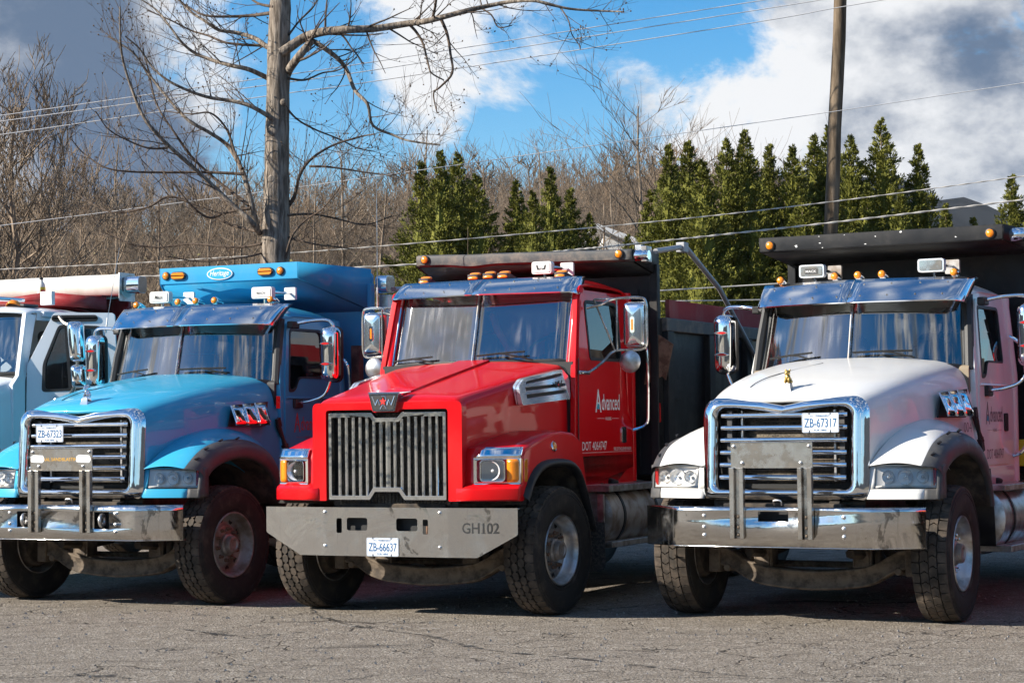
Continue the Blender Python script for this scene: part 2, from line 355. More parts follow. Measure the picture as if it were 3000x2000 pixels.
def wheel(parent, x, y, tyre, rim, steer=0., hubmat='aluminium_dusty', detail=True, inside=False):
    w = part('wheel', rim[0], '', parent); w.location = (x, y, TYRE_R); w.rotation_euler = (0, 0, R_(steer)+(pi if inside else 0))
    part('tyre', tyre[0], '', w); part('tread', tyre[1], '', w, kind='stuff'); part('brake_drum', rim[3], '', w)
    if not rim[1].materials: rim[1].materials.append(MATS[hubmat])
    if detail:
        part('hub', rim[1], '', w)
        for k in range(10):
            a = 2*pi*(k+.3)/10; o = part('lug_nut', rim[2], '', w); o.location = (.046, .145*math.cos(a), .145*math.sin(a))
            o = part('hand_hole', rim[4], '', w); o.location = (.0185, .228*math.cos(a+.31), .228*math.sin(a+.31))
    return w
def plate(parent, num, x0, z1, y, lab, tilt=0.):
    o, u, v = Vector((x0, y, z1-.153)), Vector((1, 0, 0)), Vector((0, -math.sin(tilt), math.cos(tilt))); n = Vector((0, -math.cos(tilt), -math.sin(tilt)))
    f = lambda a, b, c: o+u*a+v*b-n*c
    p = part('license_plate', MB().slab(rrect(0, .305, 0, .153, .012), f, .004), 'plate_white', parent, label=lab)
    b = MB().slab(rrect(.004, .301, .004, .149, .010), lambda a, b, c: f(a, b, -.0012), 0, [rrect(.0068, .2982, .0068, .1462, .008)]); part('plate_border', b, 'ink_blue', p, flat=True)
    t = MB(); write(t, num, f(.018, .040, -.002), u, v, .27, .072, .008); part('plate_number', t, 'ink_blue', p, flat=True)
    t = MB(); write(t, 'N.C. PERMANENT', f(.068, .124, -.002), u, v, .165, .015, .012); write(t, 'FOR HIRE', f(.10, .012, -.002), u, v, .105, .015, .012); part('plate_lettering', t, 'ink_blue', p, flat=True)
    t = MB(); t.slab(rrect(.252, .287, .117, .143, .002), lambda a, b, c: f(a, b, -.0014), 0); st = part('plate_sticker', t, 'decal_white', p, flat=True)
    for a, b in ((.06, .146), (.235, .146), (.06, .007), (.235, .007)):
        part('plate_screw', MB().cyl(f(a, b-.006, -.003), f(a, b+.014, -.003), .0025, 6), 'ink_black', p)
    return p
def bolts(parent, pts, r=.014, mat='aluminium', h=.012):
    for x, y, z in pts: part('bolt', MB().lathe([(r*1.35, 0), (r*1.35, .003), (r, .004), (r, h), (r*.6, h+.003), (.0001, h+.003)], (x, y, z), (0, -1, 0), 6), mat, parent, angle=50)
def round_lamp(parent, p, r=.035, d=(0, -1, 0)):
    o = part('marker_lamp', MB().lathe([(r*1.28, -.004), (r*1.28, .010), (r*1.02, .014), (r*1.02, .004)], p, d, 20), 'gasket', parent)
    part('amber_lens', MB().lathe([(r*1.02, .004), (r*.98, .016), (r*.7, .024), (r*.3, .028), (.0001, .029)], p, d, 20), 'amber', o); return o
def oval_lamp(parent, cx, cz, y, wd=.16, h=.062, ax='x', fn=None):
    f = fn or (lambda a, b, c: (cx+a, y+c, cz+b))
    o = part('marker_lamp', MB().slab(rrect(-wd/2-.012, wd/2+.012, -h/2-.012, h/2+.012, .045), lambda a, b, c: f(a, b, c-.012), .016), 'gasket', parent, bev=.003)
    part('amber_lens', MB().slab(rrect(-wd/2, wd/2, -h/2, h/2, .034), lambda a, b, c: f(a, b, c-.020), .012), 'amber', o, bev=.004); return o
def bullet_lamp(parent, x, y, z):
    z -= .012
    o = part('roof_lamp', MB().lathe([(.034, -.045), (.037, -.035), (.037, -.015), (.032, .03), (.021, .08), (.009, .115), (.0001, .12)], (x, y, z), (0, 1, -.10), 18).box(x-.025, x+.025, y-.02, y+.07, z-.06, z-.02), 'chrome', parent)
    part('amber_lens', MB().lathe([(.033, 0), (.033, .008), (.026, .017), (.013, .022), (.0001, .023)], (x, y-.044, z+.004), (0, -1, .10), 18), 'amber', o)
def visor(parent, yb, zb, yt, zt, hwb, hwt, cb, ct, vee=False, endx=.06, enddy=.16, rivet=True):
    def P(u, v):                                     # u -1..1 across, v 0 bottom .. 1 top
        hw = hwb+(hwt-hwb)*v; c = (abs(u) if vee else u*u); return Vector((hw*u, yb+(yt-yb)*v+(cb+(ct-cb)*v)*c, zb+(zt-zb)*v+.012*math.sin(pi*v)))
    out = None
    for sgn in (-1, 1):
        n = 10; us = [sgn*(.004+.996*k/n) for k in range(n+1)]
        rows = [[P(u, v/5)+Vector((0, -.004 if sgn > 0 else 0, 0)) for u in us] for v in range(6)]
        e0, e1 = rows[0][-1], rows[-1][-1]
        for r_i, r in enumerate(rows):                # wrap-round end
            b = r[-1]; t = r_i/5; r.append(b+Vector((sgn*endx*.55, enddy*.18, -.002))); r.append(b+Vector((sgn*endx, enddy*.6, -.01*(1-t)))); r.append(b+Vector((sgn*endx*1.12, enddy*1.15, -.02*(1-t))))
        low = [p+Vector((0, .004, -.010)) for p in rows[0]]; low2 = [p+Vector((0, .02, -.012)) for p in rows[0]]
        m = MB().grid([low2, low]+rows); o = part('visor_half', m, 'chrome_visor', parent if out is None else out, solid=.004, smooth_all=False, angle=50) if False else None
        if out is None: out = part('visor', m, 'chrome_visor', parent, solid=.004, angle=55)
        else: part('visor_panel', m, 'chrome_visor', out, solid=.004, angle=55)
        if rivet:
            for u in (.12, .38, .64, .88):
                for v in (.22, .72):
                    p = P(sgn*u, v)+Vector((0, -.004, .003)); part('rivet', MB().lathe([(.008, 0), (.007, .004), (.003, .007), (.0001, .007)], p, (0, -.75, .6), 8), 'steel_brushed', out)
    return out
def cab_glass(parent, P, n=14, nv=6, split=True):
    # P(u, v) -> point on the windscreen, u -1..1, v 0..1
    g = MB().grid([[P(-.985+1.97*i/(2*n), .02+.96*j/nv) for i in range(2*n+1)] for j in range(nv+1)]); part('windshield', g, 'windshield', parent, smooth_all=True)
    edge = [P(-1+2*i/24, 0) for i in range(25)]+[P(1, j/8) for j in range(1, 9)]+[P(1-2*i/24, 1) for i in range(1, 25)]+[P(-1, 1-j/8) for j in range(1, 8)]
    # gasket ring
    t = MB(); n_ = len(edge); ring = []
    for i, p in enumerate(edge):
        a, b = edge[i-1], edge[(i+1) % n_]; tg = (b-a).normalized(); out = tg.cross(Vector((0, 1, 0))).normalized()
        ring.append([p+out*.026+Vector((0, .012, 0)), p+out*.022+Vector((0, -.012, 0)), p-out*.006+Vector((0, -.016, 0)), p-out*.026+Vector((0, -.008, 0)), p-out*.026+Vector((0, .012, 0))])
    part('windshield_gasket', t.grid(ring+[ring[0]]), 'gasket', parent)
    if split: part('centre_post', MB().tube([P(0, j/6)+Vector((0, -.014, 0)) for j in range(7)], .014, 8), 'steel_brushed', parent)
def wiper(parent, a, b, piv):
    o = part('wiper', MB().tube([a, Vector(a).lerp(Vector(b), .5)+Vector((0, -.006, .004)), b], .009, 6), 'matte_black', parent)
    m = Vector(a).lerp(Vector(b), .52)+Vector((0, -.012, 0)); part('wiper_arm', MB().tube([piv, Vector(piv).lerp(m, .5)+Vector((0, -.02, .008)), m], .008, 6), 'matte_black', o)
def torus(mb, c, R, r, ax, n=28, k=8):
    ax = Vector(ax).normalized(); u = ax.orthogonal().normalized(); q = ax.cross(u); c = Vector(c)
    rows = []
    for i in range(n+1):
        a = 2*pi*i/n; d = u*math.cos(a)+q*math.sin(a); rows.append([c+d*(R+r*math.cos(2*pi*j/k))+ax*(r*math.sin(2*pi*j/k)) for j in range(k)])
    return mb.grid(rows, True)
def interior(parent, x, y0, y1, zf, zd, dash='interior', wheelz=2.12, wheely=None, ys=2.1):
    part('cab_floor', MB().box(-x, x, y0+.12, y1-.03, zf, zf+.06).box(-x, x, y0+.16, y0+.2, zf, zd-.1), 'interior', parent)
    part('dashboard', MB().slab(rpoly([(y0+.16, zd-.35), (y0+.16, zd), (y0+.42, zd+.02), (y0+.55, zd-.05), (y0+.52, zd-.35)], .04), lambda a, b, c: (-x+c, a, b), 2*x), dash, parent, bev=.01)
    for sx in (-.48, .48):
        s = part('seat', MB().box(sx-.25, sx+.25, ys-.45, ys, zf+.3, zf+.50), 'interior', parent, bev=.05)
        part('seat_back', MB().slab(rrect(sx-.24, sx+.24, zf+.48, zd+.32, .1), lambda a, b, c: (a, ys-.06+.12*(b-zf-.5)+c, b), .13), 'interior', s, bev=.03)
        part('head_rest', MB().slab(rrect(sx-.13, sx+.13, zd+.33, zd+.55, .06), lambda a, b, c: (a, ys+.05+c, b), .1), 'interior', s, bev=.03)
    wy = wheely or y0+.62; st = part('steering_wheel', torus(MB(), (.48, wy, wheelz), .225, .015, (0, -.75, .66)), 'interior', parent)
    m = MB().cyl((.48, wy, wheelz), (.48, wy-.25, wheelz-.25), .03, 10)
    for a in (0, 120, 240):
        ax = Vector((0, -.75, .66)).normalized(); u = Vector((1, 0, 0)); q = ax.cross(u); d = u*math.cos(R_(a+90))+q*math.sin(R_(a+90)); m.cyl((.48, wy, wheelz), Vector((.48, wy, wheelz))+d*.22, .012, 6)
    part('steering_spoke', m, 'interior', st)
def mack_mirror(parent, sx, lens='red_lens'):
    x = 1.41; y = 1.58; fx = lambda a: sx*a
    prof = rrect(x-.098, x+.098, 2.055, 2.60, .07, 5)
    rows = []
    for k, (ins, dy) in enumerate(((0, .02), (.002, -.03), (.012, -.065), (.035, -.085), (.07, -.095))):
        cx, cz = x, 2.3275; rows.append([(fx(cx+(a-cx)*(1-ins/.098)), y+dy, cz+(b-cz)*(1-ins/.27)) for a, b in prof])
    m = MB().grid(rows, True); m.add([Vector(p) for p in rows[-1]], [tuple(range(len(prof)))]); o = part('mirror', m, 'chrome', parent, angle=60)
    part('mirror_back', MB().slab(rrect(x-.102, x+.102, 2.05, 2.605, .07), lambda a, b, c: (fx(a), y+.02+c, b), .05), 'black_plastic', o, bev=.008)
    part('mirror_glass', MB().slab(rrect(x-.088, x+.088, 2.07, 2.585, .06), lambda a, b, c: (fx(a), y+.0705+c, b), .002), 'bowl', o)
    part('upper_arm', MB().tube(spline([(fx(1.02), 1.50, 2.63), (fx(1.20), 1.53, 2.66), (fx(1.36), 1.57, 2.665), (fx(1.42), 1.585, 2.63), (fx(1.43), 1.59, 2.58)], 5), .018, 10), 'chrome', o)
    part('arm_mount', MB().obox((fx(1.04), 1.48, 2.625), (.07, .14, .07), (0, 0, 0)), 'black_plastic', o, bev=.012)
    part('lower_arm', MB().tube(spline([(fx(1.03), 1.53, 1.855), (fx(1.18), 1.55, 1.87), (fx(1.33), 1.575, 1.93), (fx(1.40), 1.58, 2.07)], 5), .016, 10), 'chrome', o)
    part('arm_mount', MB().obox((fx(1.05), 1.52, 1.85), (.07, .14, .09), (0, 0, 0)), 'black_plastic', o, bev=.012)
    for z in (2.43, 2.23):
        l = part('side_lamp', MB().slab([(x-.075+.15*t, z+.018*math.sin(pi*t)) for t in [k/8 for k in range(9)]]+[(x+.075-.15*t, z-.018*math.sin(pi*t)) for t in [k/8 for k in range(1, 8)]], lambda a, b, c: (fx(a), y-.094-.010+c, b), .014), 'chrome', o, bev=.003)
        part('lens', MB().slab([(x-.058+.10*t, z+.012*math.sin(pi*t)) for t in [k/8 for k in range(9)]]+[(x+.042-.10*t, z-.012*math.sin(pi*t)) for t in [k/8 for k in range(1, 8)]], lambda a, b, c: (fx(a), y-.094-.014+c, b), .006), lens, o)
    return o
def work_light(parent, x, y, z, txt=None, wd=.235, h=.115, mat='white_lamp', rod=True, shear=0.):
    o = part('work_light', MB().slab(rrect(x-wd/2, x+wd/2, z-h/2, z+h/2, .022), lambda a, b, c: (a, y+c, b), .07), mat, parent, bev=.014)
    part('lamp_foot', MB().cyl((x+.02, y+.035, z-h/2), (x+.02, y+.035, z-h/2-.05), .012, 8), 'chrome', o)
    part('lamp_face', MB().slab(rrect(x-wd*.43, x+wd*.43, z-h*.38, z+h*.38, .012), lambda a, b, c: (a, y-.006+c, b), .008), 'steel_brushed' if mat == 'bowl' else mat, o, bev=.002)
    if rod:
        part('lamp_trumpet', MB().tube([(x+.03, y+.06, z), (x+.06, y+.45, z+.015)], [.03, .012], 10), 'chrome', o)
        part('lamp_horn', MB().slab(rrect(x-.01, x+.12, z-.05, z+.075, .01), lambda a, b, c: (a, y+.45+c, b), .03), 'aluminium_dusty' if mat == 'bowl' else mat, o, bev=.006)
    if txt:
        t = MB(); 
        if mat == 'bowl': part('badge', MB().slab(rrect(x-.06, x+.06, z-.028, z+.022, .004), lambda a, b, c: (a, y-.009+c, b), .003), 'grey_plastic', o)
        write(t, txt, (x-.05, y-.0125, z-.014-(.006 if txt == 'Mack' else 0)), (1, 0, 0), (0, 0, 1), .10, .022 if txt != 'Mack' else .04, .01 if txt == 'MACK' else .012, shear); part('lettering', t, 'ink_black' if mat != 'bowl' else 'decal_white', o, flat=True)
def chassis(parent, yb, axle_z=.30, yf=-.62, rear=((4.1, 5.45)), drop=True):
    for sx in (-1, 1):
        part('frame_rail', MB().box(sx*.38, sx*.47, yf, 7.0, .74, .98), 'chassis', parent, bev=.008)
        part('leaf_spring', MB().tube([(sx*.43, -.55, .72), (sx*.43, -.2, .60), (sx*.43, .1, .57), (sx*.43, .45, .60), (sx*.43, .8, .72)], .045, 6).tube([(sx*.43, -.3, .55), (sx*.43, .1, .52), (sx*.43, .5, .55)], .04, 6), 'chassis', parent)
        part('spring_mount', MB().box(sx*.37, sx*.49, -.02, .18, .42, .56).cyl((sx*.36, .0, .40), (sx*.36, .0, .62), .015, 6).cyl((sx*.5, .0, .40), (sx*.5, .0, .62), .015, 6), 'axle', parent, bev=.006)
        part('steering_knuckle', MB().box(sx*.80, sx*.90, -.06, .14, .36, .64).cyl((sx*.74, -.05, .40), (sx*.74, .25, .38), .035, 8), 'axle', parent, bev=.02)
    pts = [(-.88, .50), (-.74, .50), (-.60, .40), (-.48, .345), (-.30, .325), (0, .30), (.30, .325), (.48, .345), (.60, .40), (.74, .50), (.88, .50)]
    rows = []
    for x, z in pts: rows.append([(x, -.035, z-.085), (x, -.05, z-.065), (x, -.02, z-.045), (x, -.02, z+.045), (x, -.05, z+.065), (x, -.035, z+.085), (x, .12, z+.085), (x, .13, z+.065), (x, .10, z+.045), (x, .10, z-.045), (x, .13, z-.065), (x, .12, z-.085)])
    part('front_axle', MB().grid(rows, True), 'axle', parent, sub=1)
    part('oil_pan', MB().box(-.34, .34, .0, 1.5, .60, 1.0).box(-.25, .25, -.45, .2, .72, 1.02), 'chassis', parent, bev=.03)
    for sx in (-1, 1): part('brake_chamber', MB().cyl((sx*.62, .16, .56), (sx*.62, .34, .58), .075, 16).cyl((sx*.62, .16, .56), (sx*.70, .05, .52), .02, 8), 'axle', parent); part('shock_absorber', MB().cyl((sx*.56, .02, .42), (sx*.52, .12, .92), .032, 10), 'chassis', parent); part('air_hose', MB().tube(spline([(sx*.62, .30, .62), (sx*.55, .25, .78), (sx*.50, .1, .70), (sx*.48, -.1, .85)], 5), .011, 6), 'gasket', parent)
    part('tie_rod', MB().cyl((-.8, .30, .42), (.8, .30, .42), .028, 8), 'axle', parent)
    part('cross_member', MB().box(-.5, .5, yf-.05, yf+.10, .72, .96).box(-1.0, 1.0, .92, .98, .55, 1.3), 'chassis', parent, bev=.01)
    part('gearbox', MB().box(-.3, .3, 1.5, 2.6, .6, 1.05), 'chassis', parent, bev=.03)
def tank(parent, sx, x, y0, y1, z, r, mat='aluminium_dusty'):
    o = part('fuel_tank', MB().lathe([(.0001, 0), (r*.9, 0), (r, .02), (r, y1-y0-.02), (r*.9, y1-y0), (.0001, y1-y0)], (sx*x, y0, z), (0, 1, 0), 36), mat, parent)
    for y in (y0+.28, y1-.3): part('tank_strap', MB().lathe([(r+.002, 0), (r+.008, .004), (r+.008, .05), (r+.002, .054)], (sx*x, y, z), (0, 1, 0), 36), 'black_plastic', o)
    part('filler_cap', MB().lathe([(.05, 0), (.05, .035), (.042, .045), (.0001, .045)], (sx*(x+.10), y0+.5, z+r*.95), (sx*.35, 0, 1), 16), 'black_plastic', o)
    return o
def advanced_decal(parent, x, y0, z0, W, colA, col, flip=1):
    # lettering lies on the door, reading from front to rear
    u, v = Vector((0, 1, 0)), Vector((0, 0, 1)); o = Vector((x, y0, z0))
    t = MB(); write(t, 'A', o, u, v, W*.24, W*.37, .01); a = part('decal_lettering', t, colA, parent, flat=True)
    t = MB(); write(t, 'dvanced', o+u*W*.255+v*W*.035, u, v, W*.745, W*.26, .01); part('decal_lettering', t, col, parent, flat=True)
    t = MB(); write(t, 'HAULING', o+u*W*.40-v*W*.125, u, v, W*.24, W*.052); t.box(x-.0005, x, y0+W*.08, y0+W*.36, z0-W*.10, z0-W*.095); t.box(x-.0005, x, y0+W*.67, y0+W*.95, z0-W*.10, z0-W*.095); part('decal_lettering', t, col, parent, flat=True)
    t = MB().slab([(.045*W, .06*W), (.09*W, .15*W), (.16*W, .12*W), (.15*W, .045*W)], lambda a, b, c: o+u*a+v*b+Vector((.0012+c, 0, 0)), .0005); part('decal_swoosh', t, 'ink_teal', parent, flat=True)
def tarp_arm(parent, x, pts, r=.026, mat='arm_grey'):
    o = part('tarp_arm', MB().tube([(x, y, z) for y, z in pts], r, 10), mat, parent); p = pts[1]
    part('arm_joint', MB().obox((x, p[0]+.05, p[1]), (.09, .12, .10)), mat, o, bev=.01); return o
def bed(parent, yb, mat, ztop, zs, y1=7.2, hw=1.22, board=None, ribs=True, worn=None, zbase=1.12, cornr=.16):
    o = part('dump_bed', MB().slab([(-hw+.03, zbase), (hw-.03, zbase), (hw-.03, ztop-cornr)]+arc(hw-.03-cornr, ztop-cornr, cornr, 0, 90, 6)[1:]+arc(-hw+.03+cornr, ztop-cornr, cornr, 90, 180, 6), lambda a, b, c: (a, yb+.06+c, b), .05), mat, parent, bev=.006)
    for sx in (-1, 1):
        part('corner_post', MB().tube([(sx*(hw-.05), yb+.05, zbase), (sx*(hw-.05), yb+.05, ztop-.12)], .06, 4), mat, o, bev=.01)
        sd = part('bed_side', MB().box(sx*(hw-.05), sx*(hw-.01), yb+.1, y1, zbase+.1, zs), mat, o, bev=.004)
        part('top_rail', MB().box(sx*(hw-.10), sx*(hw+.045), yb+.12, y1, zs-.13, zs), worn or mat, sd, bev=.012)
        part('bottom_rail', MB().slab([(hw-.30, zbase-.02), (hw-.05, zbase+.02), (hw+.02, zbase+.16), (hw+.02, zbase+.2), (hw-.06, zbase+.2)], lambda a, b, c: (sx*a, yb+.1+c, b), y1-yb-.1), mat, sd, bev=.006)
        for yy in [yb+.13+1.15*k for k in range(4)] if ribs else [yb+.13]:
            part('rib', MB().slab([(hw-.02, zbase+.1), (hw+.05, zbase+.16), (hw+.05, zs-.13), (hw-.02, zs-.13)], lambda a, b, c: (sx*a, yy+c, b), .16), mat, sd, bev=.008)
        if board: part('side_board', MB().box(sx*(hw-.09), sx*(hw-.045), yb+.42, y1, zs, zs+board[1]), board[0], sd, bev=.004)
        for zz in (.85,):
            for yy in (4.05, 5.4): pass
    part('bed_floor', MB().box(-hw+.05, hw-.05, yb+.1, y1, zbase, zbase+.08), mat, o)
    part('tailgate', MB().box(-hw, hw, y1, y1+.06, zbase, zs), mat, o, bev=.01)
    part('subframe', MB().box(-.5, .5, yb+.2, y1-.1, .98, zbase), 'chassis', o)
    return o
# ================================================================== rounded-nose dump truck (blue and white ones)
def dog(parent, mat, base):
    o = part('hood_ornament', MB().lathe([(.060, -.02), (.058, .006), (.036, .07), (.0001, .07)], (0, -.487, 1.850), (0, .12, 1), 4), base, parent, bev=.004)
    m = MB()
    def ell(c, r, n=10):
        rows = [[(c[0]+r[0]*math.sin(pi*i/n)*math.cos(2*pi*j/12), c[1]+r[1]*math.sin(pi*i/n)*math.sin(2*pi*j/12), c[2]+r[2]*math.cos(pi*i/n)) for j in range(12)] for i in range(n+1)]; m.grid(rows, True)
    y, z = -.48, 1.918
    ell((0, y+.022, z+.024), (.024, .026, .026)); ell((0, y-.002, z+.042), (.023, .022, .032)); ell((0, y-.008, z+.082), (.024, .024, .021)); ell((0, y-.030, z+.076), (.016, .012, .012))
    for s in (-1, 1):
        ell((s*.018, y+.002, z+.102), (.007, .005, .010)); ell((s*.014, y-.018, z+.018), (.008, .009, .024)); ell((s*.014, y-.025, z+.002), (.009, .012, .006)); ell((s*.026, y+.012, z+.010), (.009, .022, .013))
    part('dog_figure', m, mat, o, smooth_all=True)
def mack(name, loc, yaw, paintm, label, opt):
    T = empty(name, (loc[0], loc[1], 0), -R_(yaw), label=label, cat='dump truck', group='dump trucks parked side by side')
    chassis(T, 2.6)
    # --- chromed grille surround
    def loop(w, zt, zb, rt, rb, vee):
        P = []
        for k in range(13): x = (w-rt)*k/12; P.append((x, zt-vee(x)))
        P += arc(w-rt, zt-rt, rt, 90, 0, 6)[1:]
        for k in range(1, 11): P.append((w, zt-rt+(zb+rb-zt+rt)*k/11))
        P += arc(w-rb, zb+rb, rb, 0, -90, 6)[0:]
        for k in range(1, 9): P.append(((w-rb)*(1-k/8), zb))
        return P
    inn = loop(.562, 1.718, 1.078, .07, .05, lambda x: .056*max(0, 1-x/.42)**1.25); out = loop(.705, 1.805, .985, .13, .07, lambda x: .034*max(0, 1-x/.2))
    rows = []
    for t, y in ((0, -.555), (0, -.60), (.04, -.63), (.13, -.655), (.28, -.668), (.45, -.664), (.62, -.652), (.78, -.636), (.90, -.618), (1, -.594)):
        rows.append([(a[0]+(b[0]-a[0])*t, y+.045*((a[1]+(b[1]-a[1])*t)-1.08)/.65, a[1]+(b[1]-a[1])*t) for a, b in zip(inn, out)])
    rows = [[(-x, y, z) for x, y, z in r[:0:-1]]+r[:-1] for r in rows]
    part('grille_surround', MB().grid(rows, True), 'chrome', T, smooth_all=True)
    part('radiator', MB().box(-.43, .43, -.42, -.38, 1.10, 1.74), 'mesh_core', T)
    part('radiator_shroud', MB().box(-.67, -.43, -.47, -.36, 1.0, 1.76).box(.43, .67, -.47, -.36, 1.0, 1.76).box(-.67, .67, -.45, -.36, 1.0, 1.11).box(-.60, .60, -.44, -.36, 1.72, 1.79), 'matte_black', T)
    for k in range(14): part('radiator_fin', MB().box(-.43, .43, -.436, -.421, 1.125+.044*k, 1.133+.044*k), 'axle' if k % 3 else 'chassis', T)
    for sx in (-1, 1):
        part('grille_bracket', MB().box(sx*.455, sx*.50, -.56, -.46, 1.13, 1.70), 'grey_plastic', T, bev=.004)
        part('grille_bracket', MB().box(sx*.385, sx*.405, -.50, -.46, 1.13, 1.70), 'aluminium', T, bev=.003)
    for k in range(6):
        z = 1.660-.0985*k; y = -.640+.07*(z-1.08)/.65
        b = part('grille_bar', MB().cyl((-.50, y, z), (.50, y, z), .0205, 16), 'chrome', T)
        for sx in (-1, 1): part('bar_end', MB().cyl((sx*.495, y, z), (sx*.535, y, z), .0225, 16, .019), 'chrome', b)
    # --- hood
    H_ = [
        [(0, -.60, 1.755), (.13, -.598, 1.765), (.27, -.59, 1.758), (.5, -.565, 1.752), (.61, -.53, 1.74), (.675, -.55, 1.68), (.68, -.55, 1.5), (.68, -.54, 1.0)],
        [(0, -.625, 1.772), (.13, -.615, 1.789), (.27, -.603, 1.785), (.5, -.578, 1.781), (.615, -.555, 1.762), (.700, -.568, 1.68), (.706, -.575, 1.5), (.708, -.58, 1.0)],
        [(0, -.575, 1.825), (.14, -.57, 1.83), (.28, -.56, 1.832), (.51, -.53, 1.828), (.635, -.50, 1.80), (.712, -.475, 1.70), (.72, -.46, 1.5), (.725, -.45, 1.0)],
        [(0, -.50, 1.862), (.15, -.495, 1.862), (.29, -.485, 1.86), (.53, -.45, 1.85), (.665, -.42, 1.815), (.735, -.38, 1.715), (.745, -.36, 1.5), (.75, -.36, 1.30)],
        [(0, -.30, 1.92), (.16, -.30, 1.92), (.31, -.29, 1.916), (.56, -.27, 1.90), (.71, -.25, 1.86), (.785, -.22, 1.745), (.80, -.2, 1.5), (.80, -.2, 1.30)],
        [(0, .05, 2.005), (.17, .05, 2.005), (.33, .06, 2.0), (.60, .08, 1.98), (.765, .1, 1.93), (.85, .12, 1.80), (.865, .13, 1.52), (.865, .13, 1.30)],
        [(0, .45, 2.08), (.18, .45, 2.08), (.35, .47, 2.074), (.635, .50, 2.052), (.81, .53, 2.0), (.91, .56, 1.86), (.935, .57, 1.55), (.94, .57, 1.30)],
        [(0, .78, 2.128), (.19, .79, 2.128), (.37, .81, 2.122), (.665, .88, 2.102), (.855, .95, 2.052), (.955, 1.0, 1.905), (.985, 1.0, 1.58), (.99, 1.0, 1.0)],
        [(0, .955, 2.15), (.19, .97, 2.15), (.38, 1.0, 2.144), (.69, 1.13, 2.125), (.89, 1.25, 2.078), (.985, 1.29, 1.93), (1.012, 1.29, 1.58), (1.015, 1.29, 1.0)]]
    rows = [[(-x, y, z) for x, y, z in r[:0:-1]]+r for r in H_]
    part('hood', MB().grid(rows), paintm, T, sub=3)
    for sx in (-1, 1): part('panel_gap', MB().tube(spline([(sx*.90, 1.262, 2.073), (sx*.985, 1.296, 1.95), (sx*1.016, 1.298, 1.75), (sx*1.021, 1.298, 1.4), (sx*1.021, 1.298, 1.1)], 5), .006, 6), 'gasket', T)
    sm = MB().tube([Vector((x, y, z+.0015)) for x, y, z in spline([(-.10, .60, 2.10), (-.24, .25, 2.035), (-.33, -.05, 1.978), (-.37, -.25, 1.925), (-.375, -.36, 1.888)], 6)], .0035, 6); part('hood_seam', sm, 'gasket', T)
    # --- fenders, flares, wheel liners
    FI = [(.69, -.60, 1.250), (.70, -.575, 1.272), (.735, -.44, 1.38), (.775, -.22, 1.505), (.83, .05, 1.59), (.88, .33, 1.625), (.93, .6, 1.60), (.97, .85, 1.50), (1.0, 1.04, 1.33), (1.01, 1.13, 1.0)]
    FO = [(1.12, -.556, 1.250), (1.12, -.535, 1.268), (1.13, -.40, 1.375), (1.13, -.24, 1.452), (1.13, .05, 1.505), (1.13, .335, 1.518), (1.14, .62, 1.475), (1.15, .87, 1.36), (1.16, 1.0, 1.15), (1.17, 1.05, .92)]
    FC = [(1.20, -.512, 1.246), (1.20, -.495, 1.258), (1.21, -.375, 1.36), (1.21, -.22, 1.435), (1.21, .05, 1.487), (1.21, .335, 1.497), (1.215, .60, 1.45), (1.22, .83, 1.33), (1.225, .95, 1.13), (1.23, 1.0, .91)]
    FE = [(1.24, -.44, 1.22), (1.24, -.43, 1.235), (1.25, -.34, 1.31), (1.255, -.19, 1.38), (1.257, .06, 1.43), (1.257, .32, 1.435), (1.257, .57, 1.385), (1.257, .78, 1.27), (1.257, .90, 1.10), (1.257, .95, .90)]
    FL = [(1.247, -.39, 1.10), (1.247, -.385, 1.13), (1.257, -.30, 1.22), (1.262, -.15, 1.285), (1.265, .07, 1.33), (1.265, .30, 1.335), (1.265, .53, 1.285), (1.265, .72, 1.185), (1.265, .84, 1.04), (1.265, .89, .88)]
    face = lambda x, z: -.612+.13*max(0, (x-.69)/.52)**1.7+.20*(z-1.0)
    for sx in (-1, 1):
        mk = (lambda m: m) if sx > 0 else mirrored
        rows = []
        for a, b in zip(FI, FO):
            a, b = Vector(a), Vector(b); rows.append([a, a.lerp(b, .18)+V(0, 0, .018), a.lerp(b, .5)+V(0, 0, .034), a.lerp(b, .82)+V(0, 0, .022), b])
        part('fender', mk(MB().grid(rows)), paintm, T, sub=2, solid=.006)
        fl = part('fender_flare', mk(MB().grid([[Vector(b)-V(.03, 0, .004), Vector(b)+V(.004, -.002, .006), c, e, l, Vector(l)-V(.05, 0, 0)] for b, c, e, l in zip(FO, FC, FE, FL)])), 'grey_plastic', T, sub=2)
        # corner of the flare beside and below the lamp
        m = MB().grid([[(1.205, face(1.205, z)-.004, z), (1.225, face(1.21, z)+.012, z), (1.243, -.42, z), (1.248, -.36, z)] for z in (1.0, 1.04, 1.08, 1.12, 1.17, 1.22, 1.262)])
        part('flare_corner', mk(m), 'grey_plastic', fl, solid=.01)
        m = MB().grid([[(x, face(x, z)-.004*(1-abs(k-1.5)/1.5), z) for x in (1.12, 1.15, 1.18, 1.21, 1.232)] for k, z in enumerate((.992, 1.0, 1.06, 1.076))]); part('flare_corner', mk(m), 'grey_plastic', fl, solid=.01)
        for k in (0, 1, 2, 3):                           # triangular pockets in the flare
            a = Vector(((1.155, 1.16, 1.165, 1.165)[k], (-.46, -.31, -.08, .2)[k], (1.338, 1.424, 1.497, 1.512)[k])); part('flare_notch', mk(MB().add([a, a+V(.035, .045, .012), a+V(.008, .060, .022), a+V(.01, .02, -.012)], [(0, 1, 2), (0, 3, 1), (0, 2, 3), (1, 3, 2)])), 'matte_black', fl, flat=True)
        rows = [[(.50, y*.97, z+.02), (.9, y*.97, z+.02), (1.235, y, z+.004)] for x, y, z in [(0, -.43, .98)]+FL]
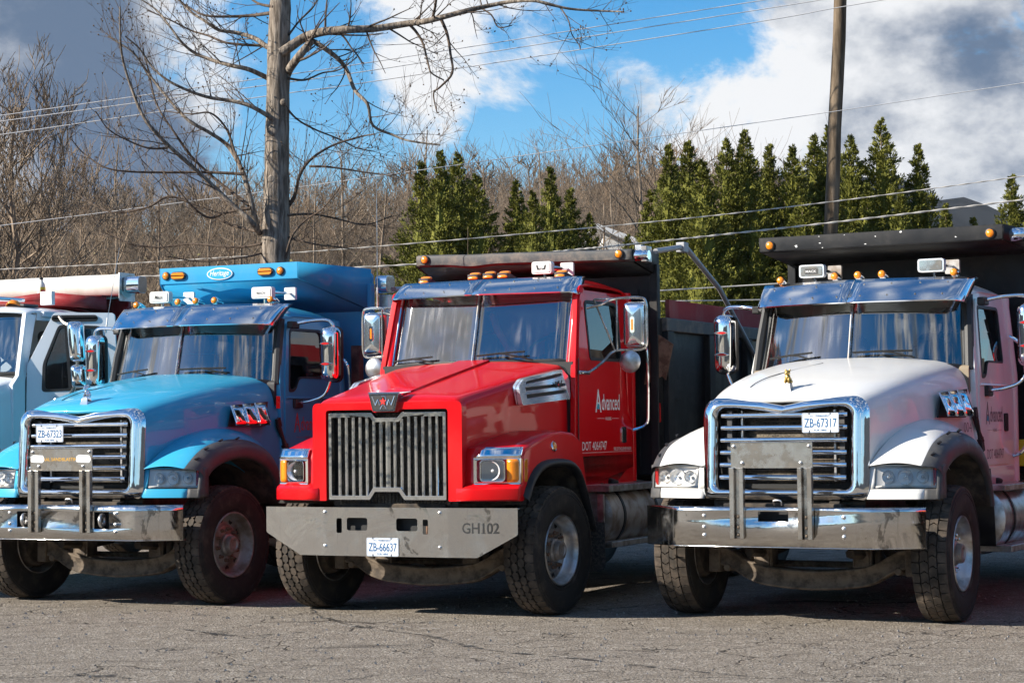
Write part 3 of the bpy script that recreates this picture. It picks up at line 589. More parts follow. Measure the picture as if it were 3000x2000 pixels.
        part('wheel_liner', mk(MB().grid(rows)), 'chassis', T, solid=.004)
        part('inner_wall', mk(MB().box(.50, .52, -.44, .95, .75, 1.5)), 'chassis', T)
        # lamp panel
        gx = [.688+.432*k/8 for k in range(9)]
        part('lamp_panel', mk(MB().grid([[(x, face(x, z)+dy, z) for x in gx] for z, dy in ((.992, .02), (.996, 0), (1.035, -.004), (1.074, 0), (1.078, .03))])), paintm, T, solid=.006)
        part('lamp_panel', mk(MB().grid([[(x, face(x, z), z) for x in (.688, .70, .725, .748)] for z in (1.07, 1.13, 1.19, 1.262)])), paintm, T, solid=.006)
        part('lamp_panel', mk(MB().grid([[(x, face(x, z)+.002, z) for x in gx] for z in (1.252, 1.264)])), paintm, T, solid=.006)
        hl = part('headlight', mk(MB().grid([[(x, face(x, z)+.05+(0 if 0 < i < 8 and 0 < j < 4 else -.045), z) for i, x in enumerate([.752+.453*k/8 for k in range(9)])] for j, z in enumerate((1.083, 1.10, 1.16, 1.235, 1.25))])), 'lamp_grey', T)
        for cx, r in ((.84, .052), (.968, .066), (1.095, .052)):
            y0 = face(cx, 1.165)
            part('reflector', mk(MB().lathe([(r, .012), (r*.96, .02), (r*.8, .034), (r*.5, .046), (.0001, .05)], (cx, y0+.006, 1.168), (.12, 1, 0), 20)), 'bowl', hl)
            part('bulb', mk(MB().lathe([(.014, .03), (.014, .012), (.008, .004), (.0001, .003)], (cx, y0+.006, 1.168), (.12, 1, 0), 10)), 'chrome', hl)
        part('lamp_side', mk(MB().box(1.172, 1.196, face(1.18, 1.16)+.012, face(1.18, 1.16)+.03, 1.10, 1.235)), 'red_lens', hl)
        part('headlight_lens', mk(MB().grid([[(x, face(x, z)-.004-.008*math.sin(pi*i/8)*math.sin(pi*j/4), z) for i, x in enumerate([.752+.453*k/8 for k in range(9)])] for j, z in enumerate((1.083, 1.12, 1.165, 1.21, 1.25))])), 'lens', hl, smooth_all=True)
        # hood side intake (three chrome louvres)
        for k in range(3):
            y0 = .47+.175*k; y1 = y0+.165; xs = lambda y: .93+.125*(y-.45)
            m = MB().grid([[(xs(y0+(y1-y0)*i/6)+.018+.003*math.sin(pi*i/6)+(.080, .066, .046, .024, .0)[j], y0+(y1-y0)*i/6-.02*(1-j/4), 1.638+j/4*(.192+.012*k)) for i in range(7)] for j in range(5)])
            part('intake_louvre', mk(m), 'chrome', T, solid=.012)
        part('intake_recess', mk(MB().slab([(.44, 1.625), (.99, 1.625), (1.03, 1.865), (.50, 1.83)], lambda a, b, c: (.935+.125*(a-.45)+c, a, b), .012)), 'matte_black', T)
        l = part('hood_latch', mk(MB().tube([(1.03, 1.20, 1.63), (1.04, 1.27, 1.50), (1.045, 1.30, 1.42)], [.028, .018, .034], 8).obox((1.035, 1.195, 1.66), (.03, .06, .09), (20, 0, 0)).obox((1.045, 1.31, 1.39), (.04, .07, .12), (20, 0, 0))), 'matte_black', T)
        # --- cab side and door
        sxz = lambda z: 1.03 if z < 2.0 else 1.03-.085*(z-2.0)/.72
        win = rpoly([(1.365, 1.955), (1.50, 1.965), (1.60, 2.10), (2.10, 2.10), (2.15, 2.60), (1.51, 2.60)], [.05, .06, .06, .05, .07, .06], 5)
        side = [(1.27, 1.0), (2.46, 1.0), (2.48, 2.72), (1.46, 2.72), (1.40, 2.62), (1.25, 2.06)]
        fs = lambda d: (lambda a, b, c: (sx*(sxz(b)+d-c), a, b))
        cs = part('cab_side', MB().slab(densify(side, .2), fs(0), .05, [win]), paintm, T, bev=.004)
        dr = part('door', MB().slab(rpoly([(1.31, 1.215), (2.25, 1.215), (2.30, 2.64), (1.47, 2.655), (1.31, 2.02)], [.05, .05, .1, .06, .1], 5), fs(.014), .016, [win]), paintm, T, bev=.006)
        def inset(p, d):
            cx, cy = 1.78, 2.30; return [(cx+(x-cx)*(1-d), cy+(y-cy)*(1-d*1.3)) for x, y in p]
        part('window_seal', MB().slab(win, fs(.018), .03, [inset(win, .07)]), 'gasket', dr)
        part('window', MB().slab(win, fs(.002), .004), 'side_glass', dr)
        part('door_handle', MB().slab(rrect(2.05, 2.16, 1.50, 1.66, .02), fs(.022), .012), 'matte_black', dr, bev=.004)
        part('belt_line', MB().tube([(sx*1.044, 1.32, 1.905), (sx*1.048, 2.2, 1.905)], .012, 6), paintm, dr)
        part('cab_corner', MB().tube([(sx*.995, 2.47, 1.0), (sx*.995, 2.47, 2.0), (sx*.925, 2.47, 2.70)], .06, 10), paintm, T)
        part('cab_sill', MB().slab([(1.0, 1.0), (1.035, 1.05), (1.04, 1.2), (1.0, 1.2)], lambda a, b, c: (sx*(a+.006), 1.38+c, b), .95), paintm, T, bev=.004)
        part('a_pillar', MB().tube([(sx*.975, 1.262, 2.03), (sx*.955, 1.33, 2.35), (sx*.925, 1.43, 2.68)], .042, 8), 'gasket', T)
        part('grab_bar', MB().tube(spline([(sx*1.02, 2.36, 2.35), (sx*1.12, 2.38, 2.27), (sx*1.15, 2.40, 2.1), (sx*1.16, 2.40, 1.5), (sx*1.12, 2.38, 1.33), (sx*1.03, 2.36, 1.28)], 5), .017, 8), 'chrome', T)
        mack_mirror(T, sx, opt.get('mirlens', 'red_lens'))
        t_ = tank(T, sx, .93, 1.30, 2.75, .76, .31, 'aluminium' if sx > 0 else 'aluminium_dusty')
        part('step', MB().box(sx*1.02, sx*1.30, 1.28, 2.30, .485, .54), 'aluminium', t_, bev=.006); part('step', MB().box(sx*1.05, sx*1.26, 1.26, 2.30, 1.0, 1.05), 'aluminium', t_, bev=.006)
        part('mud_guard', MB().grid([[(sx*x, y, z) for x in (.70, 1.24)] for y, z in ((.90, 1.2), (.98, .9), (1.02, .55))]), 'black_plastic', T, solid=.008)
    ws = lambda u, v: Vector(((.935-.055*v)*u, .965+.155*v+.265*u*u+(0 if abs(u) < .9 else .4*(abs(u)-.9)), 2.07+.62*v-.01*u*u))
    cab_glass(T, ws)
    part('cowl', MB().box(-1.0, 1.0, 1.27, 1.33, 1.0, 2.06), 'matte_black', T)
    rows = []
    for y, zc, zs in ((1.20, 2.70, 2.69), (1.24, 2.765, 2.70), (1.36, 2.83, 2.71), (1.6, 2.875, 2.72), (1.95, 2.88, 2.72), (2.25, 2.86, 2.72), (2.42, 2.80, 2.715), (2.50, 2.72, 2.70), (2.515, 2.66, 2.65)):
        row = []
        for k in range(-8, 9):
            u = k/8; xx = math.copysign(abs(u)**.9, u)*.965; row.append((xx, y+(.24*u*u if y < 1.5 else 0)-(.04*u**4 if y > 2.4 else 0), zs+(zc-zs)*(1-abs(u)**3.2)**.8))
        rows.append(row)
    part('cab_roof', MB().grid(rows), paintm, T, sub=1, solid=.02)
    part('cab_rear_wall', MB().box(-.99, .99, 2.44, 2.50, 1.0, 2.70), paintm, T, bev=.01)
    interior(T, .98, 1.05, 2.44, 1.15, 2.07, opt['dash'], 2.16, 1.72, 2.05)
    visor(T, .93, 2.632, 1.16, 2.84, .885, .915, .21, .235)
    for x in (-.805, -.28, -.06, .16, .80): bullet_lamp(T, x, 1.50-.05*(1-abs(x)), 2.905-.02*abs(x)**2)
    for x, t in opt['lights']: work_light(T, x, 1.44, 2.955, t, mat=opt['lightmat'], shear=.3 if t == 'Mack' else 0)
    wiper(T, (-.765, 1.06, 2.165), (-.33, .955, 2.205), (-.36, .93, 2.155)); wiper(T, (.05, .925, 2.195), (.56, 1.0, 2.20), (.58, .99, 2.14))
    dog(T, opt['dog'], 'aluminium' if opt['dog'] == 'gold' else 'chrome')
    # --- bumper with swept ends
    yb = lambda x: -.855 if abs(x) < .80 else -.855+.19*(abs(x)-.80)/.375
    xs = sorted(set([-1.175, -.805, -.795, .795, .805, 1.175]+[v for h in opt['holes'] for v in (h[0], h[1])])); zs = sorted(set([.628, .938]+[v for h in opt['holes'] for v in (h[2], h[3])]))
    m = MB()
    for i in range(len(xs)-1):
        for j in range(len(zs)-1):
            if any(h[0]-1e-6 <= xs[i] and xs[i+1] <= h[1]+1e-6 and h[2]-1e-6 <= zs[j] and zs[j+1] <= h[3]+1e-6 for h in opt['holes']): continue
            m.add([(x, yb(x), z) for x, z in ((xs[i], zs[j]), (xs[i+1], zs[j]), (xs[i+1], zs[j+1]), (xs[i], zs[j+1]))], [(0, 1, 2, 3)])
    pts = [-1.175, -.80, .80, 1.175]
    for z, dz in ((.938, 0), (.628, 0)):
        m.add([(x, yb(x), z) for x in pts]+[(x, yb(x)+.075, z) for x in pts], [(i, i+1, i+5, i+4) for i in range(3)])
    bm_ = part('bumper', m, 'steel', T, solid=.007, angle=25)
    part('bumper_core', MB().box(-.95, .95, -.70, -.62, .66, .90), 'matte_black', T)
    bolts(bm_, [(sx*.585, -.855, z) for sx in (-1, 1) for z in opt['boltz']], mat='aluminium')
    if opt.get('hooks'):
        for sx in (-1, 1): part('tow_hook', torus(MB(), (sx*.43, -.84, .80), .05, .017, (1, .2, 0), 18, 8), 'aluminium', bm_)
    # --- plough-frame guard on the bumper
    g = part('push_guard', MB().slab(rrect(-.342, .342, 1.245, 1.447, .006), lambda a, b, c: (a, -.868+c, b), .012), 'steel_brushed', T, bev=.002)
    part('guard_flange', MB().box(-.342, .342, -.868, -.83, 1.441, 1.449), 'steel_brushed', g)
    for sx in (-1, 1):
        u = MB()
        for a, b in ((.226, .262), (.306, .345)): u.box(sx*a, sx*b, -.905, -.862, .69, 1.25)
        u.box(sx*.262, sx*.306, -.872, -.862, .69, 1.25); up = part('guard_upright', u, 'steel_brushed', g, bev=.004); bolts(g, [(sx*.284, -.872, z) for z in (.72, .78, .865)], .012, 'axle')
        bolts(g, [(sx*.315, -.868, 1.415), (sx*.245, -.868, 1.285)], .012, 'aluminium')
    if opt.get('painted'):
        t = MB(); write(t, 'CENTRAL SANDBLASTING CO', (-.31, -.8692, 1.335), (1, 0, 0), (0, 0, 1), .60, .030, .01); part('guard_lettering', t, 'ink_gold', g, flat=True)
        for a, b in ((-.335, -.18), (.17, .335)): part('paint_smear', MB().slab(rpoly([(a, 1.325), (b-.02, 1.318), (b, 1.345), (b-.015, 1.385), (a+.03, 1.392), (a, 1.375)], .012), lambda p, q, c: (p, -.8705+c, q), .001), 'white_paste', g, flat=True)
    part('tow_loop', MB().tube(spline([(-.03, -.74, .95), (-.03, -.76, .985), (.03, -.76, .985), (.03, -.74, .95)], 4), .007, 6), 'aluminium', T)
    part('front_hose', MB().cyl((.30, -.56, .955), (.47, -.56, .952), .028, 12).tube([(-.60, -.55, .97), (-.3, -.57, .95), (.28, -.56, .95), (.65, -.52, .97)], .02, 8), 'chassis', T)
    part('front_underpan', MB().box(-.64, .64, -.52, -.40, .80, 1.0), 'matte_black', T)
    # --- wheels
    wheel(T, 1.10, .085, opt['tyre'], opt['rim'], opt['steer']); wheel(T, -1.10, .085, opt['tyre'], opt['rim'], opt['steer'], inside=True)
    for y in (4.7, 6.05):
        for sx in (-1, 1): wheel(T, sx*1.05, y, HEX, opt['rim'], 0, detail=False, inside=sx < 0)
    plate(T, opt['plate'][0], opt['plate'][1], opt['plate'][2], -.672, opt['plate'][3])
    return T
RIM_W = rim_mesh('aluminium', 'chrome'); RIM_B = rim_mesh('aluminium_dusty', 'rust'); RIM_R = rim_mesh('aluminium', 'rust')
WHITE = mack('dump_truck', (2.442, 16.90), 28.94, 'paint_white', 'white dump truck with black bed, chrome visor and gold dog on its hood',
    dict(dash='interior_tan', lights=((-.505, 'MACK'), (.595, None)), lightmat='bowl', dog='gold', holes=[(-.125, .13, .826, .905)], boltz=(.865, .777, .712), tyre=CHEV, rim=RIM_W, steer=2, plate=('ZB-67317', .187, 1.672, 'blue on white licence plate reading ZB-67317')))
BLUE = mack('dump_truck', (-3.727, 19.38), 24.88, 'paint_blue', 'bright blue dump truck with blue bed, chrome visor and chrome dog on its hood',
    dict(dash='interior', lights=((-.52, 'Mack'), (.70, 'MACK')), lightmat='white_lamp', dog='chrome', holes=[(-.506, -.347, .735, .885), (.352, .516, .725, .880)], boltz=(.862, .765, .70), hooks=True, painted=True, tyre=HEX, rim=RIM_B, steer=-5, plate=('ZB-67323', -.428, 1.658, 'blue on white licence plate reading ZB-67323')))
# decals
advanced_decal(WHITE, 1.0455, 1.47, 1.565, .52, 'ink_grey', 'ink_grey')
t = MB(); write(t, 'DOT 4064747', (1.0455, 1.49, 1.265), (0, 1, 0), (0, 0, 1), .52, .085); part('decal_lettering', t, 'ink_grey', WHITE, flat=True)
t = MB(); write(t, '004', (1.012, .93, 1.50), (.1, 1, 0), (0, 0, 1), .17, .085); part('decal_lettering', t, 'ink_grey', WHITE, flat=True)
advanced_decal(BLUE, 1.0455, 1.47, 1.565, .52, 'ink_orange', 'ink_orange')
# --- beds
def header(parent, y0, y1, hw0, hw1, z0, z1, mat, lamps, drop=.10, worn=None, back=.12):
    # overhanging cab guard: thin tray that runs forward over the cab
    o = part('cab_guard', MB().slab([(-hw0, y0), (hw0, y0), (hw1, y1), (-hw1, y1)], lambda a, b, c: (a, b, z1-.010-back*(b-y0)+c), .010), mat, parent, bev=.003)
    part('guard_lip', MB().slab(rpoly([(0, z0), (.0, z1), (.05, z1), (.075, z1-.03), (.075, z0+.02), (.03, z0-.006)], .008), lambda a, b, c: (-hw0+c, y0+a, b), 2*hw0), worn or mat, o, bev=.006)
    part('guard_underside', MB().grid([[(-hw0+.01, y0+.03, z0), (hw0-.01, y0+.03, z0)], [(-hw1+.01, y1, z0-drop), (hw1-.01, y1, z0-drop)]]), mat, o, solid=.008)
    for sx in (-1, 1): part('guard_wing', MB().grid([[(sx*hw0, y0+.004, z0), (sx*hw0, y0+.004, z1)], [(sx*hw1, y1, z0-drop), (sx*hw1, y1, z1-back*(y1-y0))]]), mat, o, solid=.01)
    for x, z in lamps: round_lamp(parent, (x, y0-.004, z))
    return o
wb = bed(WHITE, 2.66, 'bed_black', 3.30, 2.60, worn='bed_worn')
hd = header(WHITE, 1.79, 2.74, 1.136, 1.2, 3.18, 3.312, 'bed_black', ((-1.035, 3.236), (1.03, 3.236)), drop=.06, back=0)
rc = random.Random(8)
for k in range(9):
    a, b, e = rc.uniform(-1, .95), rc.uniform(3.19, 3.30), rc.uniform(.004, .014); part('paint_chip', MB().slab([(a+e*rc.uniform(.4, 1.6)*math.cos(t), b+e*rc.uniform(.4, 1.)*math.sin(t)) for t in [.7*j for j in range(9)]], lambda p, q, c: (p, 1.788+c, q), .001), 'white_paste', hd, flat=True)
part('tarp_motor', MB().lathe([(.0001, 0), (.055, 0), (.06, .01), (.06, .16), (.05, .18), (.0001, .18)], (1.12, 2.0, 3.23), (1, 0, 0), 16), 'chrome', hd)
part('bed_cylinder', MB().cyl((0, 2.58, 1.0), (0, 2.62, 2.7), .11, 20), 'bed_black', WHITE)
part('warning_decal', MB().box(1.222, 1.224, 2.80, 2.95, 1.45, 1.62), 'ink_red', WHITE)
part('toolbox', MB().box(.98, 1.26, 2.58, 3.2, 1.18, 1.42), 'ink_yellow', WHITE, bev=.01)
t = MB(); write(t, 'RYAN', (1.262, 2.62, 1.24), (0, 1, 0), (0, 0, 1), .5, .12, .015, .2); part('toolbox_lettering', t, 'ink_red', WHITE, flat=True)
bb = bed(BLUE, 2.72, 'bed_blue', 3.22, 2.62, hw=1.24, cornr=.05)
o = header(BLUE, 1.915, 2.78, .83, 1.20, 3.122, 3.29, 'bed_blue', ((-.755, 3.21), (.635, 3.205)), drop=.30, back=.04)
oval_lamp(BLUE, -.60, 3.205, 1.905); oval_lamp(BLUE, .46, 3.205, 1.905)
oval_lamp(BLUE, 0, 0, 0, .13, .062, fn=lambda a, b, c: (.90+a*.39+c*.92, 2.08+a*.92-c*-.39-.0, 3.19+b))
b = part('name_badge', MB().slab([(.155*math.cos(2*pi*k/36), .062*math.sin(2*pi*k/36)) for k in range(36)], lambda a, b, c: (-.09+a, 1.900+c, 3.205+b), .02), 'decal_white', BLUE, bev=.003, label='oval badge reading Heritage')
part('badge_field', MB().slab([(.143*math.cos(2*pi*k/36), .052*math.sin(2*pi*k/36)) for k in range(36)], lambda a, b, c: (-.09+a, 1.897+c, 3.205+b), .01), 'paint_blue', b)
t = MB(); write(t, 'Heritage', (-.205, 1.8955, 3.168), (1, 0, 0), (0, 0, 1), .23, .072, .006, .25); part('badge_lettering', t, 'decal_white', b, flat=True)
part('tarp_motor', MB().slab(rrect(-.11, .11, -.10, .10, .06), lambda a, b, c: (1.22+c, 2.94+a*.9, 3.10+b*.9), .13), 'chrome', bb, bev=.015); part('motor_guard', MB().box(1.24, 1.36, 2.88, 3.0, 2.60, 2.99), 'aluminium', bb, bev=.01)
tarp_arm(BLUE, 1.36, [(3.0, 3.05), (3.5, 3.08), (3.75, 2.9), (4.5, 2.1)])
part('warning_decal', MB().box(1.262, 1.264, 2.90, 2.99, 2.33, 2.45), 'decal_white', bb)
part('hinge_bracket', MB().box(1.10, 1.20, 2.52, 2.62, 1.95, 2.45), 'chassis', bb, bev=.01)
part('whip_antenna', MB().tube([(-1.30, 1.60, 2.62), (-1.29, 1.62, 2.78)], .008, 6).tube([(-1.29, 1.62, 2.78), (-1.23, 1.75, 3.52)], [.0035, .002], 5), 'aluminium', BLUE)
part('reflector_decal', MB().box(1.018, 1.020, 1.18, 1.27, 1.80, 1.92), 'ink_red', BLUE); part('marker_lens', MB().box(1.018, 1.028, 1.245, 1.27, 1.55, 1.62), 'red_lens', BLUE)
part('marker_lens', MB().box(1.018, 1.03, 1.245, 1.275, 1.63, 1.70), 'black_plastic', WHITE)
# ================================================================== red truck with the tall vertical-bar grille
def star_truck(name, loc, yaw, label, full=True):
    T = empty(name, (loc[0], loc[1], 0), -R_(yaw), label=label, cat='dump truck', group='dump trucks parked side by side')
    P_ = 'paint_red'
    chassis(T, 2.5, yf=-.55)
    # --- hood: flat-topped with rounded shoulders
    def sec(y, zc, zs, w, zb, n=5, dy=0.):
        r = .085; P = [(0, y, zc), (w*.25, y, zc-.002), (w*.5, y, zc-.25*(zc-zs)), (w*.75, y, zc-.62*(zc-zs))]
        P += [(w-r+r*math.sin(R_(a)), y, zs-r+r*math.cos(R_(a))-.01*(a/90)) for a in (0, 22, 45, 68, 90)]
        P += [(w+.012, y, zs-r-(zs-r-zb)*t) for t in (.25, .55, 1.)]
        return P
    st = [(-.705, 1.795, 1.788, .665, .985), (-.695, 1.83, 1.818, .685, .985), (-.66, 1.856, 1.842, .695, .985), (-.60, 1.875, 1.858, .702, .985), (-.3, 1.937, 1.91, .735, 1.26), (.1, 2.02, 1.985, .785, 1.26), (.5, 2.10, 2.06, .84, 1.26), (.85, 2.17, 2.12, .888, .985), (1.02, 2.205, 2.15, .905, .985)]
    rows = [sec(*q) for q in st]; rows = [[(-x, y, z) for x, y, z in r[:0:-1]]+r for r in rows]
    part('hood', MB().grid(rows), P_, T, sub=1, solid=.004)
    for sx in (-1, 1): part('panel_gap', MB().tube(spline([(sx*.83, .985, 2.135), (sx*.905, .985, 2.09), (sx*.924, .985, 1.95), (sx*.93, .985, 1.6)], 5), .010, 6), 'gasket', T); part('door_gap', MB().tube([(sx*1.0135, 1.0, 1.33), (sx*1.0135, 1.0, 2.0), (sx*1.012, 1.02, 2.2)], .005, 6), 'gasket', T)
    # raised spine of the hood
    rows = []
    for y, zc, h in ((-.68, 1.846, .0), (-.62, 1.872, .010), (-.3, 1.937, .014), (.1, 2.02, .016), (.5, 2.10, .016), (.85, 2.17, .016), (1.0, 2.20, .012)):
        w = .115+.045*(y+.68)/1.68; rows.append([(-w-.006, y, zc-.012), (-w, y, zc+h), (0, y, zc+h+.004), (w, y, zc+h), (w+.006, y, zc-.012)])
    part('hood_spine', MB().grid(rows), P_, T, angle=30)
    # front frame around the grille
    out = rpoly([(-.715, .985), (.715, .985), (.715, 1.80), (-.715, 1.80)], [.02, .02, .05, .05]); inn = rpoly([(-.585, .97), (-.585, 1.752), (-.14, 1.752), (-.115, 1.728), (.115, 1.728), (.14, 1.752), (.585, 1.752), (.585, .97)], [0, .03, .01, .01, .01, .01, .03, 0])
    fr = rpoly([(-.715, .985), (-.585, .985), (-.585, 1.752), (-.14, 1.752), (-.115, 1.728), (.115, 1.728), (.14, 1.752), (.585, 1.752), (.585, .985), (.715, .985), (.715, 1.812), (-.715, 1.812)], [.01, .01, .03, .01, .01, .01, .01, .03, .01, .01, .05, .05])
    part('grille_frame', MB().slab(fr, lambda a, b, c: (a, -.712+c, b), .09), P_, T, bev=.014)
    part('grille_recess', MB().box(-.60, .60, -.56, -.54, .93, 1.77).box(-.60, -.586, -.69, -.54, .98, 1.75).box(.586, .60, -.69, -.54, .98, 1.75).box(-.59, .59, -.69, -.54, 1.753, 1.77), 'matte_black', T)
    part('radiator', MB().box(-.53, .53, -.58, -.565, .95, 1.72), 'mesh_core', T)
    for k in range(60): part('radiator_fin', MB().box(-.5+k*.0169, -.5+k*.0169+.004, -.592, -.581, .955, 1.08), 'chassis', T) if k % 2 == 0 else None
    # chrome grille
    g_out = [(-.562, .995), (-.165, .995), (-.115, 1.062), (.115, 1.062), (.165, .995), (.562, .995), (.562, 1.725), (.145, 1.725), (.105, 1.683), (-.105, 1.683), (-.145, 1.725), (-.562, 1.725)]
    g_in = [(-.535, 1.03), (-.180, 1.03), (-.13, 1.10), (.13, 1.10), (.180, 1.03), (.535, 1.03), (.535, 1.69), (.16, 1.69), (.12, 1.648), (-.12, 1.648), (-.16, 1.69), (-.535, 1.69)]
    g = part('grille', MB().slab(rpoly(g_out, .006, 2), lambda a, b, c: (a, -.706+c, b), .05, [rpoly(g_in, .006, 2)]), 'chrome_wavy', T, bev=.004)
    xs = [-.535+.0669*(k+1) for k in range(15)]
    for x in xs:
        zt = 1.648 if abs(x) < .125 else (1.69 if abs(x) > .16 else 1.67); zb = 1.10 if abs(x) < .13 else (1.03 if abs(x) > .18 else 1.06)
        wd = .026 if abs(x) < .01 else .0165
        part('grille_slat', MB().slab([(-wd, -.672), (-wd*.86, -.684), (-wd*.45, -.692), (wd*.45, -.692), (wd*.86, -.684), (wd, -.672), (wd*.8, -.63), (-wd*.8, -.63)], lambda a, b, c: (x+a, b, zb-.004+c), zt-zb+.008), 'chrome_wavy', g)
    # emblem
    em = part('emblem', MB().slab(rpoly([(-.145, 1.885), (-.105, 1.735), (.105, 1.735), (.145, 1.885)], .012), lambda a, b, c: (a, -.748+c, b), .06), 'chrome', T, bev=.006, label='shield shaped chrome emblem with a red star between two strokes of a W')
    part('emblem_wing', MB().slab([(-.15, -.745), (.15, -.745), (.185, -.60), (.14, -.60), (.10, -.68), (-.10, -.68), (-.14, -.60), (-.185, -.60)], lambda a, b, c: (a, b, 1.882+.06*(b+.745)+c), .014), 'chrome', em, bev=.004)
    part('emblem_field', MB().slab(rpoly([(-.127, 1.868), (-.093, 1.75), (.093, 1.75), (.127, 1.868)], .008), lambda a, b, c: (a, -.7515+c, b), .004), 'ink_black', em)
    m = MB()
    for a, b in (((-.108, 1.862), (-.076, 1.785)), ((-.076, 1.785), (-.052, 1.835)), ((-.052, 1.835), (-.036, 1.785)), ((-.036, 1.785), (-.018, 1.862)), ((-.018, 1.862), (.018, 1.862)), ((.018, 1.862), (.036, 1.785)), ((.036, 1.785), (.052, 1.835)), ((.052, 1.835), (.076, 1.785)), ((.076, 1.785), (.108, 1.862)), ((-.03, 1.755), (0, 1.80)), ((0, 1.80), (.03, 1.755))): m.cyl((a[0], -.753, a[1]), (b[0], -.753, b[1]), .0042, 6)
    part('emblem_strokes', m, 'chrome', em)
    part('emblem_star', MB().slab([((.036 if k % 2 == 0 else .015)*math.sin(2*pi*k/10), 1.818+(.036 if k % 2 == 0 else .015)*math.cos(2*pi*k/10)) for k in range(10)], lambda a, b, c: (a, -.760+c, b), .006), 'ink_red', em)
    # --- fenders with boxed lamps
    dy = lambda x: .14*max(0, (x-.66)/.5)**2
    prof = [(-.715, .985), (-.722, 1.0), (-.72, 1.085), (-.705, 1.102), (-.668, 1.118), (-.655, 1.135), (-.65, 1.345), (-.61, 1.42), (-.48, 1.452), (-.25, 1.505), (.05, 1.552), (.3, 1.562), (.52, 1.545), (.64, 1.50), (.71, 1.40), (.745, 1.28), (.80, 1.08), (.87, .88), (.95, .70)]
    arch = [(-.50, .985), (-.452, 1.06), (-.36, 1.17), (-.22, 1.255), (-.05, 1.288), (.2, 1.293), (.42, 1.28), (.55, 1.23), (.64, 1.15), (.72, 1.02), (.80, .86), (.90, .70)]
    for sx in (-1, 1):
        mk = (lambda m: m) if sx > 0 else mirrored
        hard = [-.720, -.655]
        rows = []
        for (y, z) in prof:
            f = 1 if y < -.3 else max(0, 1-(y+.3)/.5); row = []
            for x in (.66, .80, .95, 1.06, 1.125, 1.158, 1.172):
                d = dy(x)*f; dr = (.0 if x < 1.12 else (.004 if x < 1.15 else (.014 if x < 1.165 else .032)))*(1 if y > -.62 else .25)
                row.append((x, y+d+(dr*.6 if y < -.5 else 0), z-dr*(1 if y > -.62 else 0)))
            rows.append(row)
        part('fender', mk(MB().grid(rows)), P_, T, solid=.006, angle=32)
        sp = [(y+(dy(1.172)*(1 if y < -.3 else max(0, 1-(y+.3)/.5)))+(.006 if y < -.5 else 0), z-(.030 if y > -.62 else 0)) for y, z in prof]
        part('fender_side', mk(MB().slab(sp+[(y, z) for y, z in arch[::-1]], lambda a, b, c: (1.174-c, a, b), .012)), P_, T, bev=.004)
        fl = MB().grid([[(1.17, y-.02*(1 if y < .2 else -1), z+.030), (1.20, y-.012*(1 if y < .2 else -1), z+.022), (1.222, y, z+.004), (1.222, y+.02*(1 if y < .2 else -1), z-.03), (1.16, y+.026*(1 if y < .2 else -1), z-.036)] for y, z in arch])
        part('fender_flare', mk(fl), 'black_plastic', T, sub=1)
        part('wheel_liner', mk(MB().grid([[(.5, y, z-.03), (1.19, y, z-.03)] for y, z in arch])), 'chassis', T, solid=.004); part('inner_wall', mk(MB().box(.50, .52, -.5, .95, .75, 1.4)), 'chassis', T)
        # lamps
        hy = lambda x: -.662+dy(x)
        h = part('headlight', mk(MB().slab(rrect(.795, 1.162, 1.122, 1.345, .012), lambda a, b, c: (a, hy(a)-.012+c, b), .03, [rrect(.822, 1.150, 1.142, 1.325, .02)])), 'chrome', T, bev=.004)
        part('lamp_bowl', mk(MB().slab(rrect(.80, 1.16, 1.13, 1.34, .01), lambda a, b, c: (a, hy(a)+.012+c, b), .004)), 'gasket', h)
        part('reflector', mk(MB().slab(rrect(.858, 1.035, 1.150, 1.316, .03), lambda a, b, c: (a, hy(a)-.004+c, b), .008)), 'lamp_grey', h, bev=.006)
        part('reflector_bowl', mk(MB().lathe([(.078, .0), (.072, .004), (.055, .022), (.03, .036), (.0001, .042)], (.946, hy(.946)-.012, 1.234), (.1, 1, 0), 24)), 'bowl', h); part('bulb', mk(MB().lathe([(.016, .03), (.016, .008), (.008, .0), (.0001, -.002)], (.946, hy(.946)-.012, 1.234), (.1, 1, 0), 12)), 'white_lamp', h)
        part('reflector_ring', mk(MB().slab(rrect(.845, 1.048, 1.140, 1.326, .035), lambda a, b, c: (a, hy(a)-.010+c, b), .012, [rrect(.858, 1.035, 1.152, 1.314, .028)])), 'chrome', h, bev=.003)
        part('headlight_lens', mk(MB().slab(rrect(.85, 1.045, 1.143, 1.322, .03), lambda a, b, c: (a, hy(a)-.014-.012*math.sin(pi*(a-.85)/.195)+c, b), .003)), 'lens_clear', h)
        tl = MB().grid([[(x, y+(hy(min(x, 1.16))), z) for x, y in ((1.062, -.012), (1.11, -.018), (1.150, -.010), (1.170, .02), (1.182, .085))] for z in (1.140, 1.17, 1.235, 1.30, 1.330)]); part('turn_lens', mk(tl), 'amber', h, solid=.012)
        tr = MB().grid([[(x, hy(x)-.016+.048*t, 1.346+.082*t) for x in (.80, .88, .98, 1.08, 1.14, 1.168)] for t in (0, .3, .7, 1.)]); part('lamp_trim', mk(tr), 'chrome', h, solid=.01)
        if sx > 0: pass
        ml = part('side_marker', mk(MB().lathe([(.050, -.012), (.050, .006), (.040, .014), (.036, .010)], (1.172, .10, 1.425), (1, 0, .25), 20)), 'chrome', T); part('amber_lens', mk(MB().lathe([(.038, .008), (.030, .02), (.0001, .026)], (1.172, .10, 1.425), (1, 0, .25), 20)), 'amber', ml)
        # side intake
        hx = lambda y: .70+.048+(.155*(y+.3)/1.32 if True else 0)
        VY = lambda y: .735+(.905-.735)*(y+.3)/1.32+.014
